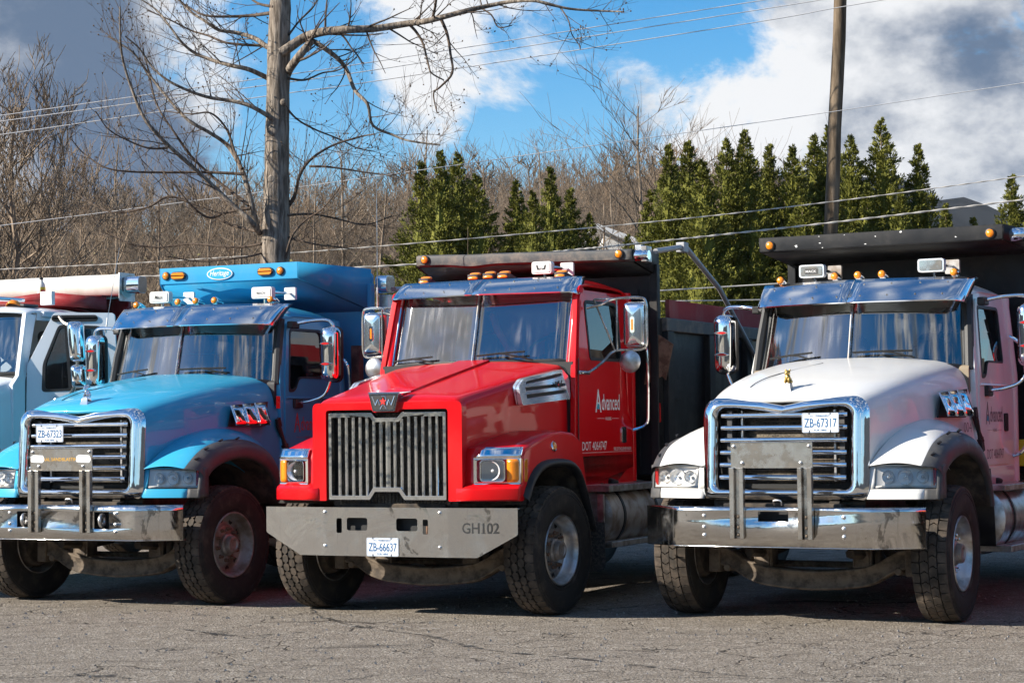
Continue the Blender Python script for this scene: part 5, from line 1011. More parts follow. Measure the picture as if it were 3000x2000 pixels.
tag(part('undergrowth_leaves', lf, 'dry_leaf', None, flat=True, fix=False), 'scattered tan and olive leaves in the undergrowth', 'leaves', kind='stuff')
# --- the big tree: limbs traced in photo pixels at its depth, twigs grown from them
DT = 29.
def big_tree():
    rg = random.Random(3); base = gp(805, 780, DT); T = empty('bare_tree', (base.x, DT, 0), 0, label='big leafless tree with smooth grey trunk and seed pods behind the blue truck', cat='tree')
    P = lambda u, v, dy=0.: gp(u, v, DT+dy)-Vector((base.x, DT, 0))
    q = lambda x, y: (x*.5102, y*.5102)               # from the enlarged crop
    tr = [(803, 1230), (805, 900), (806, 770), (808, 690), (810, 600), (811, 500), (812, 400), (814, 300), (816, 200), (818, 100), (822, 0), (826, -110), (830, -260), (834, -430), (838, -620), (842, -820)]
    rad = [48, 46, 43, 40, 38, 36, 35, 34, 34, 32, 29, 25, 19, 13, 7, 2]; sc = DT/6015.8
    tp = spline([P(u, v) for u, v in tr], 4); rs = [rad[min(15, i//4)]*sc*(1+.02*math.sin(i*2.1)) for i in range(len(tp))]
    m = MB().tube(tp, rs, 18, cap=False); part('trunk', m, 'bark', T, smooth_all=True)
    for u, v, r in ((800, 385, 14), (797, 525, 12), (830, 300, 9)): part('knot', MB().lathe([(r*sc*1.3, -.02), (r*sc, .02), (r*sc*.55, .035), (.0001, .03)], P(u, v, -.15), (0, -1, 0), 14), 'bark', T, smooth_all=True)
    limbs = [
        ([(825, 155), (847, 140), (893, 110), (944, 94), (1020, 87), (1100, 84), (1199, 69), (1256, 61), (1364, 33), (1430, 18), (1501, 5), (1572, 4), (1666, 26), (1770, 33), (1822, 35)], 17, 2, -.6),
        ([(840, 220), (850, 200), (880, 160), (912, 122)], 14, 11, -.2), ([(912, 120), (930, 128), (985, 168), (1015, 204), (1040, 265), (1077, 306), (1092, 367), (1150, 395), (1200, 413), (1290, 425)], 9, 2.5, -.2),
        ([(1199, 72), (1220, 95), (1240, 130), (1255, 190), (1265, 215), (1300, 235)], 5, 2, -.3), ([(1290, 52), (1310, 100), (1320, 160), (1325, 215), (1290, 255), (1270, 275), (1280, 330)], 5.5, 2, -.4), ([(1265, 62), (1275, 20), (1282, -40)], 5, 3, -.4), ([(1410, 25), (1440, 45), (1460, 80), (1500, 75)], 3, 1.5, -.4), ([(1640, 20), (1665, 60), (1675, 100), (1695, 130), (1700, 145)], 2.5, 1.2, -.5),
        ([(800, 140), (783, 138), (745, 112), (690, 96), (640, 88), (600, 62), (565, 40), (530, 5), (500, -50)], 9, 2.5, .5), ([(800, 150), (770, 135), (720, 132), (660, 125), (610, 105), (560, 90), (500, 60), (430, 30)], 6, 2, .8),
        ([q(1540, 450), q(1430, 400), q(1320, 375), q(1200, 340), q(1110, 300), q(1040, 240), q(980, 160), q(900, 60), q(780, -20)], 8, 2, .3), ([q(1600, 720), q(1560, 680), q(1440, 610), q(1330, 580), q(1200, 560), q(1080, 520), q(960, 460), q(870, 380), q(800, 280), q(720, 210)], 8, 2, -.5),
        ([q(1490, 1340), q(1440, 1270), q(1350, 1190), q(1150, 1000), q(950, 820), q(830, 680), q(760, 520), q(705, 340), q(690, 190), q(690, 40)], 9.5, 2, -.7), ([q(1480, 1330), q(1440, 1150), q(1390, 980), q(1310, 840), q(1200, 760), q(1080, 690), q(960, 560), q(850, 420), q(760, 300), q(620, 210)], 9, 2, .2),
        ([q(1430, 1180), q(1250, 1040), q(1100, 900), q(1000, 760), q(900, 600), q(860, 440), q(820, 280)], 6, 1.8, .4), ([q(1390, 970), q(1350, 880), q(1300, 740), q(1210, 650), q(1100, 655), q(950, 640)], 5, 1.6, .1),
        ([q(1400, 1000), q(1200, 990), q(950, 990), q(740, 985), q(600, 960), q(480, 880), q(410, 800)], 5, 1.5, -.2), ([q(1440, 1195), q(1300, 1220), q(1200, 1250), q(1100, 1180), q(1000, 1060), q(930, 980)], 5, 1.5, -.1), ([q(960, 850), q(850, 850), q(720, 800), q(620, 740), q(550, 640)], 4, 1.4, -.5), ([q(1480, 1330), q(1300, 1280), q(1000, 1130), q(850, 1190), q(650, 1220), q(480, 1140), q(430, 1090)], 5, 1.5, .6),
        ([q(1640, 1200), q(1690, 1130), q(1720, 1010), q(1780, 920), q(1900, 840), q(2050, 790), q(2150, 770)], 7, 2, -.3), ([q(1650, 1235), q(1800, 1230), q(1950, 1260), q(2100, 1290), q(2250, 1240)], 4, 1.5, .3), ([q(1780, 955), q(1900, 960), q(2100, 990), q(2250, 1010)], 4, 1.5, -.3), ([q(1640, 1480), q(1680, 1350), q(1760, 1260), q(1850, 1200), q(1950, 1080)], 4.5, 1.5, -.5), ([q(1650, 1360), q(1800, 1400), q(1950, 1420), q(2150, 1450)], 3.5, 1.5, -.2),
        ([q(1640, 610), q(1700, 680), q(1800, 740), q(1950, 800), q(2050, 850), q(2150, 870)], 4, 1.4, .2), ([q(1650, 450), q(1750, 460), q(1850, 420), q(1950, 400), q(2050, 330)], 4, 1.5, .3), ([q(1560, 75), q(1450, 90), q(1320, 96), q(1180, 90), q(1080, 40), q(980, -30)], 6, 2, .4), ([q(1570, 40), q(1480, 20), q(1400, -40)], 5, 3, .1), ([q(1660, 200), q(1720, 120), q(1800, 40), q(1840, -50)], 4, 2, .5), ([q(1500, 1400), q(1350, 1420), q(1100, 1400), q(900, 1420), q(700, 1380), q(560, 1260)], 4, 1.4, .5), ([q(1520, 1450), q(1380, 1480), q(1150, 1500), q(950, 1470)], 3.5, 1.3, -.4)]
    limbs += [([(822, -20), (760, -120), (690, -200), (600, -330)], 7, 2, .4), ([(826, -120), (900, -220), (980, -330), (1040, -480)], 7, 2, -.5), ([(832, -300), (780, -420), (740, -560)], 5, 1.5, .3), ([(834, -380), (890, -500), (930, -660)], 5, 1.5, -.2), ([(828, -180), (850, -300), (870, -450)], 5, 1.5, .9), ([(838, -560), (800, -680), (780, -800)], 4, 1.5, -.3), ([(838, -600), (880, -720), (900, -850)], 4, 1.5, .3)]
    tips = []
    for pts, r0, r1, dep in limbs:
        n = len(pts); pp = spline([P(u, v, dep*1.6*(i/(n-1))**.8+(.12*math.sin(i*1.7+r0))) for i, (u, v) in enumerate(pts)], 5); k = len(pp); rr = [(r0+(r1-r0)*(i/(k-1))**.8)*sc for i in range(k)]
        part('limb', MB().tube(pp, rr, 8 if r0 > 6 else 6, cap=False), 'twig' if r0 < 8 else 'bark', T, smooth_all=True)
        out = []
        tot = sum((pp[i+1]-pp[i]).length for i in range(k-1)); cnt = int(tot*6.2)
        for j in range(cnt):
            t = (.15+.85*(j+rg.random())/cnt)*(k-1); i = min(k-2, int(t)); b = pp[i].lerp(pp[i+1], t-i); dd = (pp[i+1]-pp[i]).normalized(); side = Vector((rg.gauss(0, .6), rg.gauss(0, .6), rg.gauss(.25, .6)))
            grow(rg, b, dd*.75+side, rg.uniform(.35, 1.0)*(1.15-.4*t/k), max(.006, rr[i]*.38), 2 if rg.random() < .5 else 1, out, tips, 38, .22, (2, 3), 4, .0032, .55)
        tw = MB()
        for p_, r_ in out: tw.tube(p_, r_, 4 if r_[0] > .006 else 3, cap=False)
        part('twigs', tw, 'twig', T, kind='stuff', fix=False, smooth_all=True)
    pod = MB()
    for p, d in tips:
        if rg.random() < .36:
            s = rg.uniform(.010, .017); up = (d+Vector((0, 0, .8))).normalized(); u = up.orthogonal().normalized(); v = up.cross(u)
            pod.add([p-up*s*.4]+[p+up*s+(u*math.cos(a)+v*math.sin(a))*s for a in (0, 1.57, 3.14, 4.71)]+[p+up*s*2.], [(0, 2, 1), (0, 3, 2), (0, 4, 3), (0, 1, 4), (5, 1, 2), (5, 2, 3), (5, 3, 4), (5, 4, 1)])
    part('seed_pods', pod, 'pod', T, kind='stuff', fix=False, flat=True)
big_tree()
# --- evergreens
def cypress(seed, hgt=7., rad=1.15):
    rg = random.Random(seed); cr = MB(); tr = MB().tube([(0, 0, -.2), (.03, .02, hgt*.5), (0, 0, hgt*.97)], [.10, .06, .01], 7, cap=False); fv, ff = [], []
    nb = 520
    for k in range(nb):
        t = (k+rg.random())/nb; z = hgt*(.03+.97*t**.85); drop = hgt-z; R = min(rad, .02+.35*drop)*rg.uniform(.6, 1.15)*(1+.15*math.sin(9*t+seed)); a = rg.uniform(0, 2*pi); el = R_(rg.uniform(24, 54)); d = Vector((math.cos(a)*math.cos(el), math.sin(a)*math.cos(el), math.sin(el))); Lb = R/math.cos(el)
        b0 = Vector((0, 0, max(.05, z-Lb*math.sin(el))))
        for j in range(int(20+95*min(1, Lb))):
            f = rg.uniform(.25, 1.)**.7; p = b0+d*Lb*f+Vector((rg.gauss(0, 1), rg.gauss(0, 1), rg.gauss(0, 1)))*(.055*(1.12-f)+.014)*min(1, .3+drop); e = (d+Vector((rg.gauss(0, .36), rg.gauss(0, .36), rg.gauss(.2, .3)))).normalized(); l_ = rg.uniform(.035, .085); w_ = l_*rg.uniform(.13, .24); s = e.cross(Vector((rg.gauss(0, 1), rg.gauss(0, 1), rg.gauss(0, 1)))).normalized()*w_
            i0 = len(fv); fv += [p-s*.5, p+e*l_*.45-s, p+e*l_, p+e*l_*.45+s]; ff.append((i0, i0+1, i0+2, i0+3))
    cr.add(fv, ff)
    cr.grid([[Vector((0, 0, hgt*(.02+.9*i/16)))+Vector((math.cos(a), math.sin(a), 0))*(.33*min(rad, .02+.31*(hgt-hgt*(.02+.9*i/16)))*(1+.25*math.sin(a*3+i*1.7))) for a in [2*pi*k/14 for k in range(14)]] for i in range(17)], True)
    a, b = mesh_of('trunk', tr, fix=False), mesh_of('crown', cr, fix=False, flat=True); a.materials.append(MATS['wood_bark']); b.materials.append(MATS['needles']); return a, b
CY = [cypress(100+s, 7., 1.35+.2*(s % 3)) for s in range(5)]
EV = [(1289, 446, 39), (1341, 451, 40), (1234, 477, 40), (1395, 514, 39), (1513, 531, 40), (1612, 493, 39), (1560, 562, 38), (1671, 555, 40), (1728, 630, 39), (1959, 427, 36), (2016, 418, 37), (2058, 472, 35), (2126, 411, 36), (2182, 385, 36), (2254, 427, 37), (2320, 432, 36), (2384, 399, 36.5), (2426, 370, 37), (2490, 401, 36), (2580, 352, 36), (2689, 427, 36), (2770, 600, 35.5), (2965, 515, 38), (1905, 560, 36.5), (2640, 560, 35), (2540, 540, 35.3), (2450, 560, 35), (2350, 560, 35), (2215, 540, 35.2), (1840, 690, 38), (2850, 640, 36), (3060, 560, 37)]
EL = {19: 'tallest pointed evergreen, standing clear just right of the utility pole', 20: 'narrow pointed evergreen at the end of the screen next to the far ridge', 17: 'evergreen directly behind the utility pole', 13: 'tall two-tiered evergreen in the middle of the screen', 9: 'evergreen at the end of the screen nearest the white roof'}
for i, (u, v, y) in enumerate(EV):
    top = gp(u, v, y); s = top.z/7.0
    grp, lab = ('dark evergreens behind the red truck', 'dark green conical evergreen in the clump left of the white roof') if i < 4 else (('evergreens below the wooded hill', 'low olive green evergreen beside the white roof') if i < 9 or i == 29 else (('evergreen screen by the utility pole', 'olive green conical evergreen in the dense screen behind the utility pole')))
    if i in (22, 30, 31): grp, lab = 'evergreens in front of the far ridge', 'olive green evergreen standing in front of the far blue ridge'
    lab = EL.get(i, lab)
    T = empty('evergreen_tree', (top.x, y, 0), rng.uniform(0, 6), label=lab, cat='tree', group=grp); w_ = rng.uniform(.92, 1.12); T.scale = (s*w_, s*w_, s); k = rng.randrange(5); part('trunk', CY[k][0], '', T); part('crown', CY[k][1], '', T)
# --- white building behind the evergreens
simple('siding', (.72, .71, .69), .7); simple('white_metal', (.78, .78, .77), .45)
a, b = gp(1770, 668, 47), gp(2260, 740, 47)
T = empty('building', (a.x, 47, 0), 0, label='white building with a white pitched roof behind the evergreens', cat='building'); ln = b.x-a.x; zr = a.z
w_ = part('wall', MB().slab([(.0, 0), (ln, 0), (ln, zr-1.6), (.0, zr-.1)], lambda p, q, c: (p, c, q), 6), 'siding', T)
for k in range(int(zr/.18)): part('siding_board', MB().slab([(0, .18*k), (ln, .18*k), (ln, .18*k+.17), (0, .18*k+.17)], lambda p, q, c: (p, -.012+c-.01*(.17-(q-.18*k)), q), .012), 'siding', w_) if .18*k+.17 < zr-1.6 else None
part('roof', MB().slab([(-.3, zr), (ln+.3, zr-1.7), (ln+.3, zr-1.58), (-.3, zr+.12)], lambda p, q, c: (p, -.35+c, q), 6.7), 'white_metal', T)
# --- utility pole and wires
pb, pt = gp(2408, 1230, 31.), gp(2462, 0, 31.); d = (pt-pb); p0 = pb-d*(pb.z/d.z)
T = empty('utility_pole', (p0.x, 31., 0), 0, label='weathered wooden utility pole leaning slightly above the black bed', cat='utility pole'); top = d*((9.5)/d.z)
m = MB().tube([Vector((0, 0, -.2)).lerp(top, t/14)+Vector((.008*math.sin(t*1.9), 0, 0)) for t in range(15)], [.125-.033*t/14 for t in range(15)], 16); part('shaft', m, 'pole_wood', T)
o = part('cross_arm', MB().obox(top+Vector((0, -.14, -.5)), (2.4, .10, .12)), 'pole_wood', T, bev=.01)
for sx in (-1.0, -.35, .35, 1.0): part('insulator', MB().lathe([(.03, 0), (.05, .03), (.03, .06), (.05, .09), (.02, .12), (.0001, .12)], top+Vector((sx, -.14, -.44)), (0, 0, 1), 10), 'ink_grey', o)
simple('wire_bright', (.62, .61, .60), .5); simple('wire_dark', (.10, .095, .09), .5); simple('wire_grey', (.58, .54, .48), .6)
WR = [([(-500, 405), (0, 339), (780, 228), (1100, 181), (2200, 7), (2700, -75)], 30.2, .0065, 'wire_bright', 'highest of the three bright overhead wires crossing behind the big tree'),
      ([(-500, 425), (0, 356), (780, 250), (1100, 205), (2200, 33), (2420, -2), (2900, -80)], 30.35, .0065, 'wire_bright', 'middle one of the three bright overhead wires crossing behind the big tree'),
      ([(-500, 460), (0, 395), (780, 282), (1100, 238), (2200, 68), (2460, 22), (2960, -62)], 30.5, .0065, 'wire_bright', 'lowest of the three bright overhead wires crossing behind the big tree'),
      ([(-500, 720), (0, 661), (778, 561), (1150, 510), (1822, 415), (2436, 328), (3000, 243), (3400, 180)], 30.65, .0055, 'wire_bright', 'single thin bright wire slanting past the top of the evergreens'),
      ([(-500, 812), (0, 789), (485, 765), (1100, 722), (1900, 651), (2428, 592), (3000, 516), (3400, 462)], 30.8, .010, 'wire_grey', 'grey twisted cable crossing the evergreens above the thicker one'),
      ([(-500, 838), (0, 822), (470, 808), (1200, 775), (1690, 731), (1900, 710), (2428, 653), (3000, 585), (3400, 535)], 30.78, .015, 'wire_grey', 'thick pale twisted cable crossing low in front of the evergreens'),
      ([(1500, 875), (1953, 850), (2241, 833), (2700, 806)], 31.3, .011, 'wire_grey', 'short stretch of cable seen above the red sideboard'),
      ([(1500, 888), (1953, 882), (2222, 878), (2700, 870)], 31.3, .010, 'wire_grey', 'lowest cable seen just above the red sideboard')]
for pts, y, r, mt, lab in WR:
    pp = spline([gp(u, v, y) for u, v in pts], 40 if 'twisted' in lab else 8)
    if 'twisted' in lab:
        w0 = part('overhead_wire', MB().tube(pp, r*.6, 6), mt, None); hel = MB()
        for ph in (0, pi):
            hel.tube([p+Vector((0, -math.sin(i*.9+ph)*r*.7, math.cos(i*.9+ph)*r*.7)) for i, p in enumerate(pp)], r*.45, 5)
        part('wire_strand', hel, mt, w0)
    else: w0 = part('overhead_wire', MB().tube(pp, r, 6), mt, None)
    tag(w0, lab, 'wire', 'overhead wires')

# --- marks on the lot
def markmat(name, col, lo, hi, sc, mx):
    m = MT(name); m.set(Base_Color=col, Roughness=.8); a = m.ramp(m.noise(sc, 5, .65), lo, hi, 0, mx); m.set(Alpha=a)
markmat('oil_stain', (.022, .020, .018), .42, .60, 9, .8); markmat('chalk_scuff', (.62, .58, .53), .50, .64, 14, .8)
LOT = bpy.data.objects['parking_lot']
def ground_px(u, v):
    d = pdir(u, v); t = -CAM_H/d.z; return Vector((d.x*t, d.y*t, 0))
def strip(name, px, w, mat, z):
    pp = spline([ground_px(*p) for p in px], 8); n = len(pp); rows = []
    for i, p in enumerate(pp):
        t = (pp[min(i+1, n-1)]-pp[max(i-1, 0)]).normalized(); q = Vector((-t.y, t.x, 0)); ww = w*(.6+.4*math.sin(i*1.3))*min(1, 4*i/n+.15, 4*(n-1-i)/n+.15); rows.append([p-q*ww+Vector((0, 0, z)), p+q*ww+Vector((0, 0, z))])
    part(name, MB().grid(rows), mat, LOT)
strip('oil_streak', [(905, 1765), (930, 1800), (1050, 1835), (1250, 1862), (1420, 1902), (1700, 1930), (2050, 1968), (2400, 1998)], .045, 'oil_stain', .004)
strip('oil_streak', [(1880, 1900), (1940, 1904), (1990, 1900)], .06, 'oil_stain', .004); strip('oil_streak', [(180, 1985), (260, 1975), (380, 1988)], .10, 'oil_stain', .004); strip('oil_streak', [(520, 1840), (700, 1862), (900, 1850)], .07, 'oil_stain', .004)
for k, px in enumerate(([(130, 1803), (200, 1806)], [(280, 1803), (430, 1812)], [(940, 1822), (1060, 1838)], [(1150, 1830), (1320, 1846)], [(2230, 1778), (2420, 1770)], [(390, 1835), (480, 1836)])): strip('chalk_scuff', [px[0], ((px[0][0]+px[1][0])/2, (px[0][1]+px[1][1])/2+2), px[1]], .05, 'chalk_scuff', .006)
rg_ = random.Random(12); pb_ = MB()
for i in range(900):                                   # loose grit
    x, y = rg_.uniform(-4.5, 4.5), rg_.uniform(12.2, 19.5); r = rg_.choice((.004, .006, .008, .013)); q = [Vector((rg_.gauss(0, 1), rg_.gauss(0, 1), abs(rg_.gauss(0, .6)))).normalized()*r for _ in range(4)]; pb_.add([Vector((x, y, r*.3))+Vector((r, 0, 0)), Vector((x, y, r*.3))+Vector((-r*.5, r*.8, 0)), Vector((x, y, r*.3))+Vector((-r*.5, -r*.8, 0)), Vector((x, y, r*1.3))+q[0]*.3], [(0, 1, 3), (1, 2, 3), (2, 0, 3)])
simple('grit', (.34, .31, .28), .9); tag(part('loose_grit', pb_, 'grit', None, flat=True, fix=False), 'loose grit scattered over the asphalt in front of the trucks', 'grit', kind='stuff')

hz = tag(part('haze', MB().box(-1650, 1650, -1650, 1650, -1.1, 172), 'matte_black', None, flat=True), kind='stuff')
hm = bpy.data.materials.new('haze'); hm.use_nodes = True; hm.node_tree.nodes.remove(hm.node_tree.nodes['Principled BSDF']); pv = hm.node_tree.nodes.new('ShaderNodeVolumePrincipled'); pv.inputs['Color'].default_value = (.72, .82, .95, 1); pv.inputs['Density'].default_value = .00006; hm.node_tree.links.new(pv.outputs[0], hm.node_tree.nodes['Material Output'].inputs['Volume']); hz.data.materials.clear(); hz.data.materials.append(hm)
# ================================================================== pale cab with its door open, red bed behind (far left)
def left_truck():
    T = empty('dump_truck', (-6.75, 20.85, 0), -R_(25), label='pale white truck with an open door, red bed and white tarp roll', cat='dump truck', group='dump trucks parked side by side')
    P_ = 'paint_cab_white'; chassis(T, 2.6)
    def sec(y, zc, zs, w, zb):
        r = .12; return [(0, y, zc), (w*.5, y, zc-.01), (w-r, y, zs)]+[(w-r+r*math.sin(R_(a)), y, zs-r+r*math.cos(R_(a))) for a in (30, 60, 90)]+[(w+.02, y, zs-r-(zs-r-zb)*t) for t in (.4, .8, 1.)]
    st = [(-.75, 1.55, 1.50, .62, 1.0), (-.6, 1.75, 1.70, .72, 1.0), (-.2, 1.88, 1.83, .82, 1.0), (.6, 2.02, 1.98, .90, 1.0), (1.1, 2.12, 2.08, .95, 1.0), (1.5, 2.22, 2.18, .98, 1.0)]
    rows = [sec(*q) for q in st]; part('hood', MB().grid([[(-x, y, z) for x, y, z in r[:0:-1]]+r for r in rows]), P_, T, sub=2)
    for sx in (-1, 1):
        mk = (lambda m: m) if sx > 0 else mirrored
        rows = []
        for y, z in ((-.7, .95), (-.72, 1.1), (-.6, 1.35), (-.3, 1.52), (.1, 1.60), (.5, 1.55), (.8, 1.36), (.95, 1.05)): rows.append([(.7, y, z+.02), (.9, y, z+.045), (1.05, y, z+.03), (1.17, y, z-.02), (1.2, y*.93, z-.12)])
        part('fender', mk(MB().grid(rows)), P_, T, sub=2, solid=.006); part('wheel_liner', mk(MB().box(.5, .52, -.6, .9, .7, 1.4)), 'chassis', T)
        l = part('side_marker', mk(MB().slab(rrect(.96, 1.08, 1.72, 1.93, .03), lambda a, b, c: (.998-c, a, b), .03)), 'chrome', T, bev=.006); part('amber_lens', mk(MB().slab(rrect(.975, 1.065, 1.735, 1.915, .02), lambda a, b, c: (1.004-c, a, b), .01)), 'amber', l, bev=.003)
        part('cab_side', MB().slab([(1.35, 1.0), (1.55, 1.0), (1.57, 2.15), (1.68, 2.45), (1.82, 2.86), (1.66, 2.88), (1.47, 2.2), (1.36, 2.1)], lambda a, b, c: (sx*(1.0-.06*max(0, (b-2.1)/.8)-c), a, b), .06), P_, T, bev=.012)
        part('cab_side_rear', MB().slab([(2.72, 1.0), (3.0, 1.0), (3.0, 2.90), (1.85, 2.90), (1.83, 2.80), (2.70, 2.80)], lambda a, b, c: (sx*(1.0-.06*max(0, (b-2.1)/.8)-c), a, b), .06), P_, T, bev=.01)
        part('headlight', mk(MB().slab(rrect(.7, 1.05, 1.1, 1.3, .05), lambda a, b, c: (a, -.74+.1*(a-.7)+c, b), .04)), 'bowl', T, bev=.01)
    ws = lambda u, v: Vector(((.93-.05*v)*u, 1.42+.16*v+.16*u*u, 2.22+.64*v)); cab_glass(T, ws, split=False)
    part('grille', MB().slab(rrect(-.5, .5, 1.05, 1.5, .05), lambda a, b, c: (a, -.78+c, b), .04), 'chrome', T, bev=.01)
    rows = []
    for y, zc, zs in ((1.50, 2.90, 2.875), (1.58, 2.945, 2.89), (1.8, 2.975, 2.90), (2.3, 2.98, 2.90), (2.8, 2.96, 2.90), (3.0, 2.93, 2.88)): rows.append([(math.copysign(abs(k/8)**.9, k)*.96, y+(.17*(k/8)**2 if y < 1.7 else 0), zs+(zc-zs)*(1-abs(k/8)**4)**.7) for k in range(-8, 9)])
    part('cab_roof', MB().grid(rows), P_, T, sub=1, solid=.03); part('cab_rear_wall', MB().box(-.95, .95, 2.95, 3.0, 1.0, 2.9), P_, T); part('cowl', MB().box(-.95, .95, 1.5, 1.56, 1.0, 2.2), 'matte_black', T)
    part('cab_rail', MB().box(.93, .99, 1.9, 3.0, 2.84, 2.90), P_, T, bev=.01)
    interior(T, .93, 1.40, 2.95, 1.2, 2.18, 'interior', 2.28, 2.0, 2.55)
    l = part('roof_lamp', MB().grid([[(.55+.20*i/6, 1.78+.05*math.sin(pi*i/6)*-1+.14*j/4, 2.965+.075*math.sin(pi*i/6)**.7*math.sin(pi*(j+.6)/4.8)) for i in range(7)] for j in range(5)]), 'amber', T, sub=1, solid=.01); part('lamp_base', MB().box(.54, .80, 1.80, 2.05, 2.955, 2.985), 'grey_plastic', l, bev=.01)
    part('air_horn', MB().tube([(.30, 1.55, 3.06), (.32, 1.62, 3.06), (.40, 1.80, 3.055), (.52, 2.15, 3.05)], [.075, .045, .028, .02], 14).cyl((.40, 1.8, 3.05), (.40, 1.8, 2.96), .014, 8), 'chrome', T); part('horn_box', MB().box(.70, .86, 2.2, 2.26, 2.99, 3.14), 'white_lamp', T, bev=.008)
    # open door, swung forward about its front hinge
    th = R_(62); hx, hy = 1.0, 1.56; U = Vector((math.sin(th), math.cos(th), 0)); Nn = Vector((math.cos(th), -math.sin(th), 0))
    f = lambda d: (lambda a, b, c: tuple(Vector((hx, hy, 0))+U*(a-.0)+Vector((0, 0, b))+Nn*(d-c)-Vector((.07*max(0, (b-2.1)/.8), 0, 0))))
    win = rpoly([(.17, 2.02), (.86, 2.05), (.86, 2.72), (.40, 2.74), (.20, 2.32)], [.05, .05, .06, .05, .05])
    d = part('door', MB().slab(rpoly([(.0, 1.2), (1.0, 1.2), (1.0, 2.86), (.36, 2.87), (.03, 2.3)], [.03, .05, .04, .04, .05]), f(0), .06, [win]), P_, T, bev=.008)
    part('window_seal', MB().slab(win, f(.004), .066, [[(.52+(a-.52)*.9, 2.38+(b-2.38)*.92) for a, b in win]]), 'gasket', d); part('window', MB().slab(win, f(-.03), .004), 'side_glass', d); part('vent_bar', MB().slab([(.46, 2.04), (.49, 2.04), (.49, 2.73), (.46, 2.73)], f(.002), .05), 'gasket', d)
    part('mirror_bracket', MB().slab(rrect(.33, .82, 2.77, 2.84, .035), f(.012), .012), 'matte_black', d, bev=.003)
    part('mirror_tube', MB().tube(spline([f(.03)(.42, 2.82, 0), f(.12)(.48, 2.75, 0), f(.22)(.60, 2.68, 0), f(.24)(.61, 2.45, 0), f(.22)(.58, 2.15, 0), f(.12)(.48, 1.98, 0), f(.02)(.30, 1.93, 0)], 6), .02, 8), 'steel_brushed', d)
    for z0, z1 in ((2.33, 2.76), (2.06, 2.31)):
        c = (z0+z1)/2; rows = []
        for ins, dd in ((0, .20), (.0, .23), (.02, .27), (.05, .295), (.09, .305)): rows.append([f(dd)(.61+(a-.61)*(1-ins/.11), c+(b-c)*(1-ins/(z1-z0)*1.6), 0) for a, b in rrect(.52, .70, z0, z1, .05, 5)])
        m = MB().grid(rows, True); n = len(rows[0]); m.add(rows[-1], [tuple(range(n))]); m.add(rows[0], [tuple(range(n))]); part('mirror', m, 'chrome', d, angle=60)
    part('door_handle', MB().slab(rpoly([(.16, 1.88), (.20, 1.78), (.62, 1.80), (.66, 1.86), (.5, 1.90)], .03), f(.014), .014), 'black_plastic', d, bev=.004)
    # bed, guard, tarp roll
    bed(T, 3.1, 'bed_red', 3.12, 2.7, hw=1.22, cornr=.05)
    part('cab_guard', MB().slab([(-1.2, 2.62), (-.35, 2.75), (.55, 2.45), (1.12, 2.75), (1.2, 3.2), (-1.2, 3.2)], lambda a, b, c: (a, b, 3.10+.02*(b-2.6)+c), .012), 'bed_red', T)
    lp = MB().grid([[(-1.2, 2.62, z), (-.5, 2.66, z), (.0, 2.62, z+.005), (.62, 2.44, z+.03)] for z in (3.03, 3.12)]); part('guard_lip', lp, 'bed_red', T, solid=.02)
    part('guard_wing', MB().grid([[(.62, 2.44, z+.03), (1.15, 2.8, z-.03)] for z in (2.98, 3.12)]), 'bed_red', T, solid=.02); part('guard_underside', MB().grid([[(-1.2, 2.64, 3.03), (.6, 2.46, 3.05)], [(-1.2, 3.15, 2.85), (1.1, 3.1, 2.85)]]), 'bed_red', T, solid=.01)
    part('tarp_roll', MB().tube([(-1.7+2.9*t/12, 3.12, 3.235+.004*math.sin(t*2.2)) for t in range(13)], .14, 24), 'tarp', T); part('tarp_motor', MB().slab(rrect(-.085, .085, -.095, .095, .05), lambda a, b, c: (1.21+c, 3.12+a, 3.24+b), .2), 'chrome', T, bev=.015); part('end_plate', MB().slab(rrect(-.15, .15, -.17, .15, .02), lambda a, b, c: (1.19+c, 3.12+a, 3.23+b), .012), 'aluminium', T)
    for sx in (-1, 1): wheel(T, sx*1.10, 0, HEX, RIM_B, 0, inside=sx < 0, detail=False)
    for y in (4.9, 6.2):
        for sx in (-1, 1): wheel(T, sx*1.05, y, HEX, RIM_B, 0, detail=False, inside=sx < 0)
    part('bumper', MB().slab(rrect(-1.15, 1.15, .6, .92, .03), lambda a, b, c: (a, -.85+.1*abs(a)+c, b), .05), 'steel', T, bev=.01)
    return T
LEFT = left_truck()
simple('jug', (.72, .70, .62), .35)
wpt = LEFT.matrix_basis @ Vector((.36, 2.66, 3.112))
B_ = empty('bottle', wpt, 0, label='white plastic bottle with a yellow label standing on the red cab guard', cat='bottle')
part('bottle_body', MB().lathe([(.0001, 0), (.042, 0), (.046, .008), (.046, .12), (.04, .15), (.022, .178), (.019, .19), (.019, .21), (.0001, .21)], (0, 0, 0), (0, 0, 1), 20), 'jug', B_); part('bottle_cap', MB().lathe([(.021, .20), (.021, .225), (.0001, .225)], (0, 0, 0), (0, 0, 1), 14), 'ink_black', B_)
lb = MB().add([(.0465*math.cos(a), .0465*math.sin(a), z) for z in (.02, .115) for a in [-1.6+.22*k for k in range(9)]], [(k, k+1, k+10, k+9) for k in range(8)]); part('bottle_label', lb, 'ink_yellow', B_); lb = MB().add([(.047*math.cos(a), .047*math.sin(a), z) for z in (.05, .085) for a in [-1.5+.2*k for k in range(8)]], [(k, k+1, k+9, k+8) for k in range(7)]); part('bottle_print', lb, 'ink_red', B_)
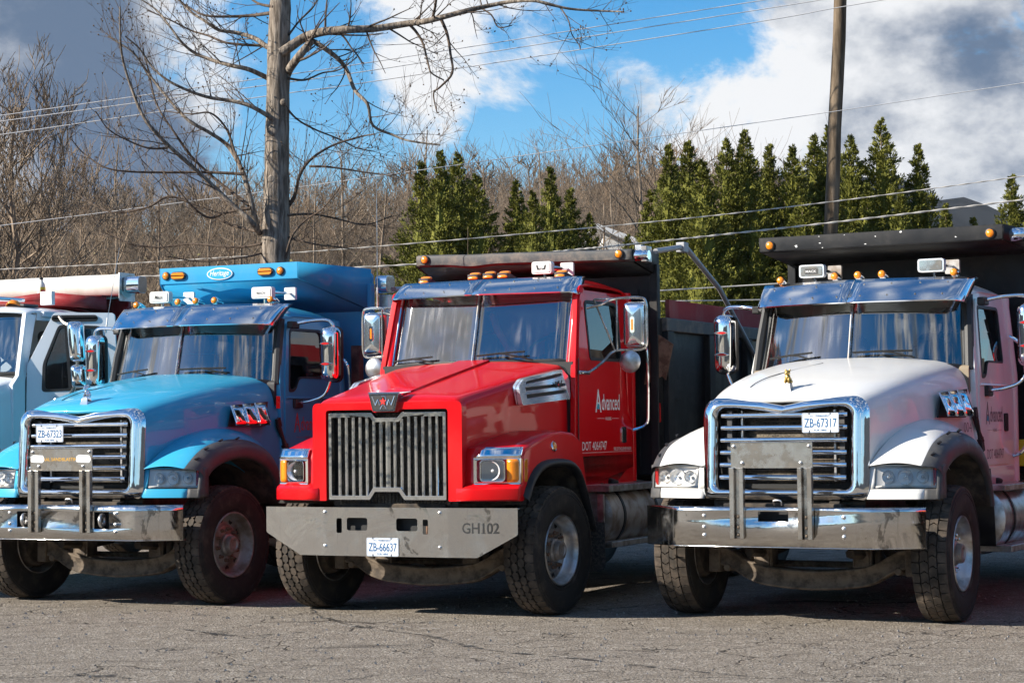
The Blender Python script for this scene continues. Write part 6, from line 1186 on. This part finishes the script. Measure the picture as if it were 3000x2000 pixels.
# a second red truck stands past the white one, outside the frame; the white side mirrors it
def copy_tree(o, parent=None):
    c = o.copy(); COL.objects.link(c); c.parent = parent
    for ch in o.children: copy_tree(ch, c)
    return c
NB = copy_tree(RED); NB.location = (6.5, 15.6, 0); NB.rotation_euler[2] = -R_(28); NB['label'] = 'red dump truck parked on the far side of the white dump truck'
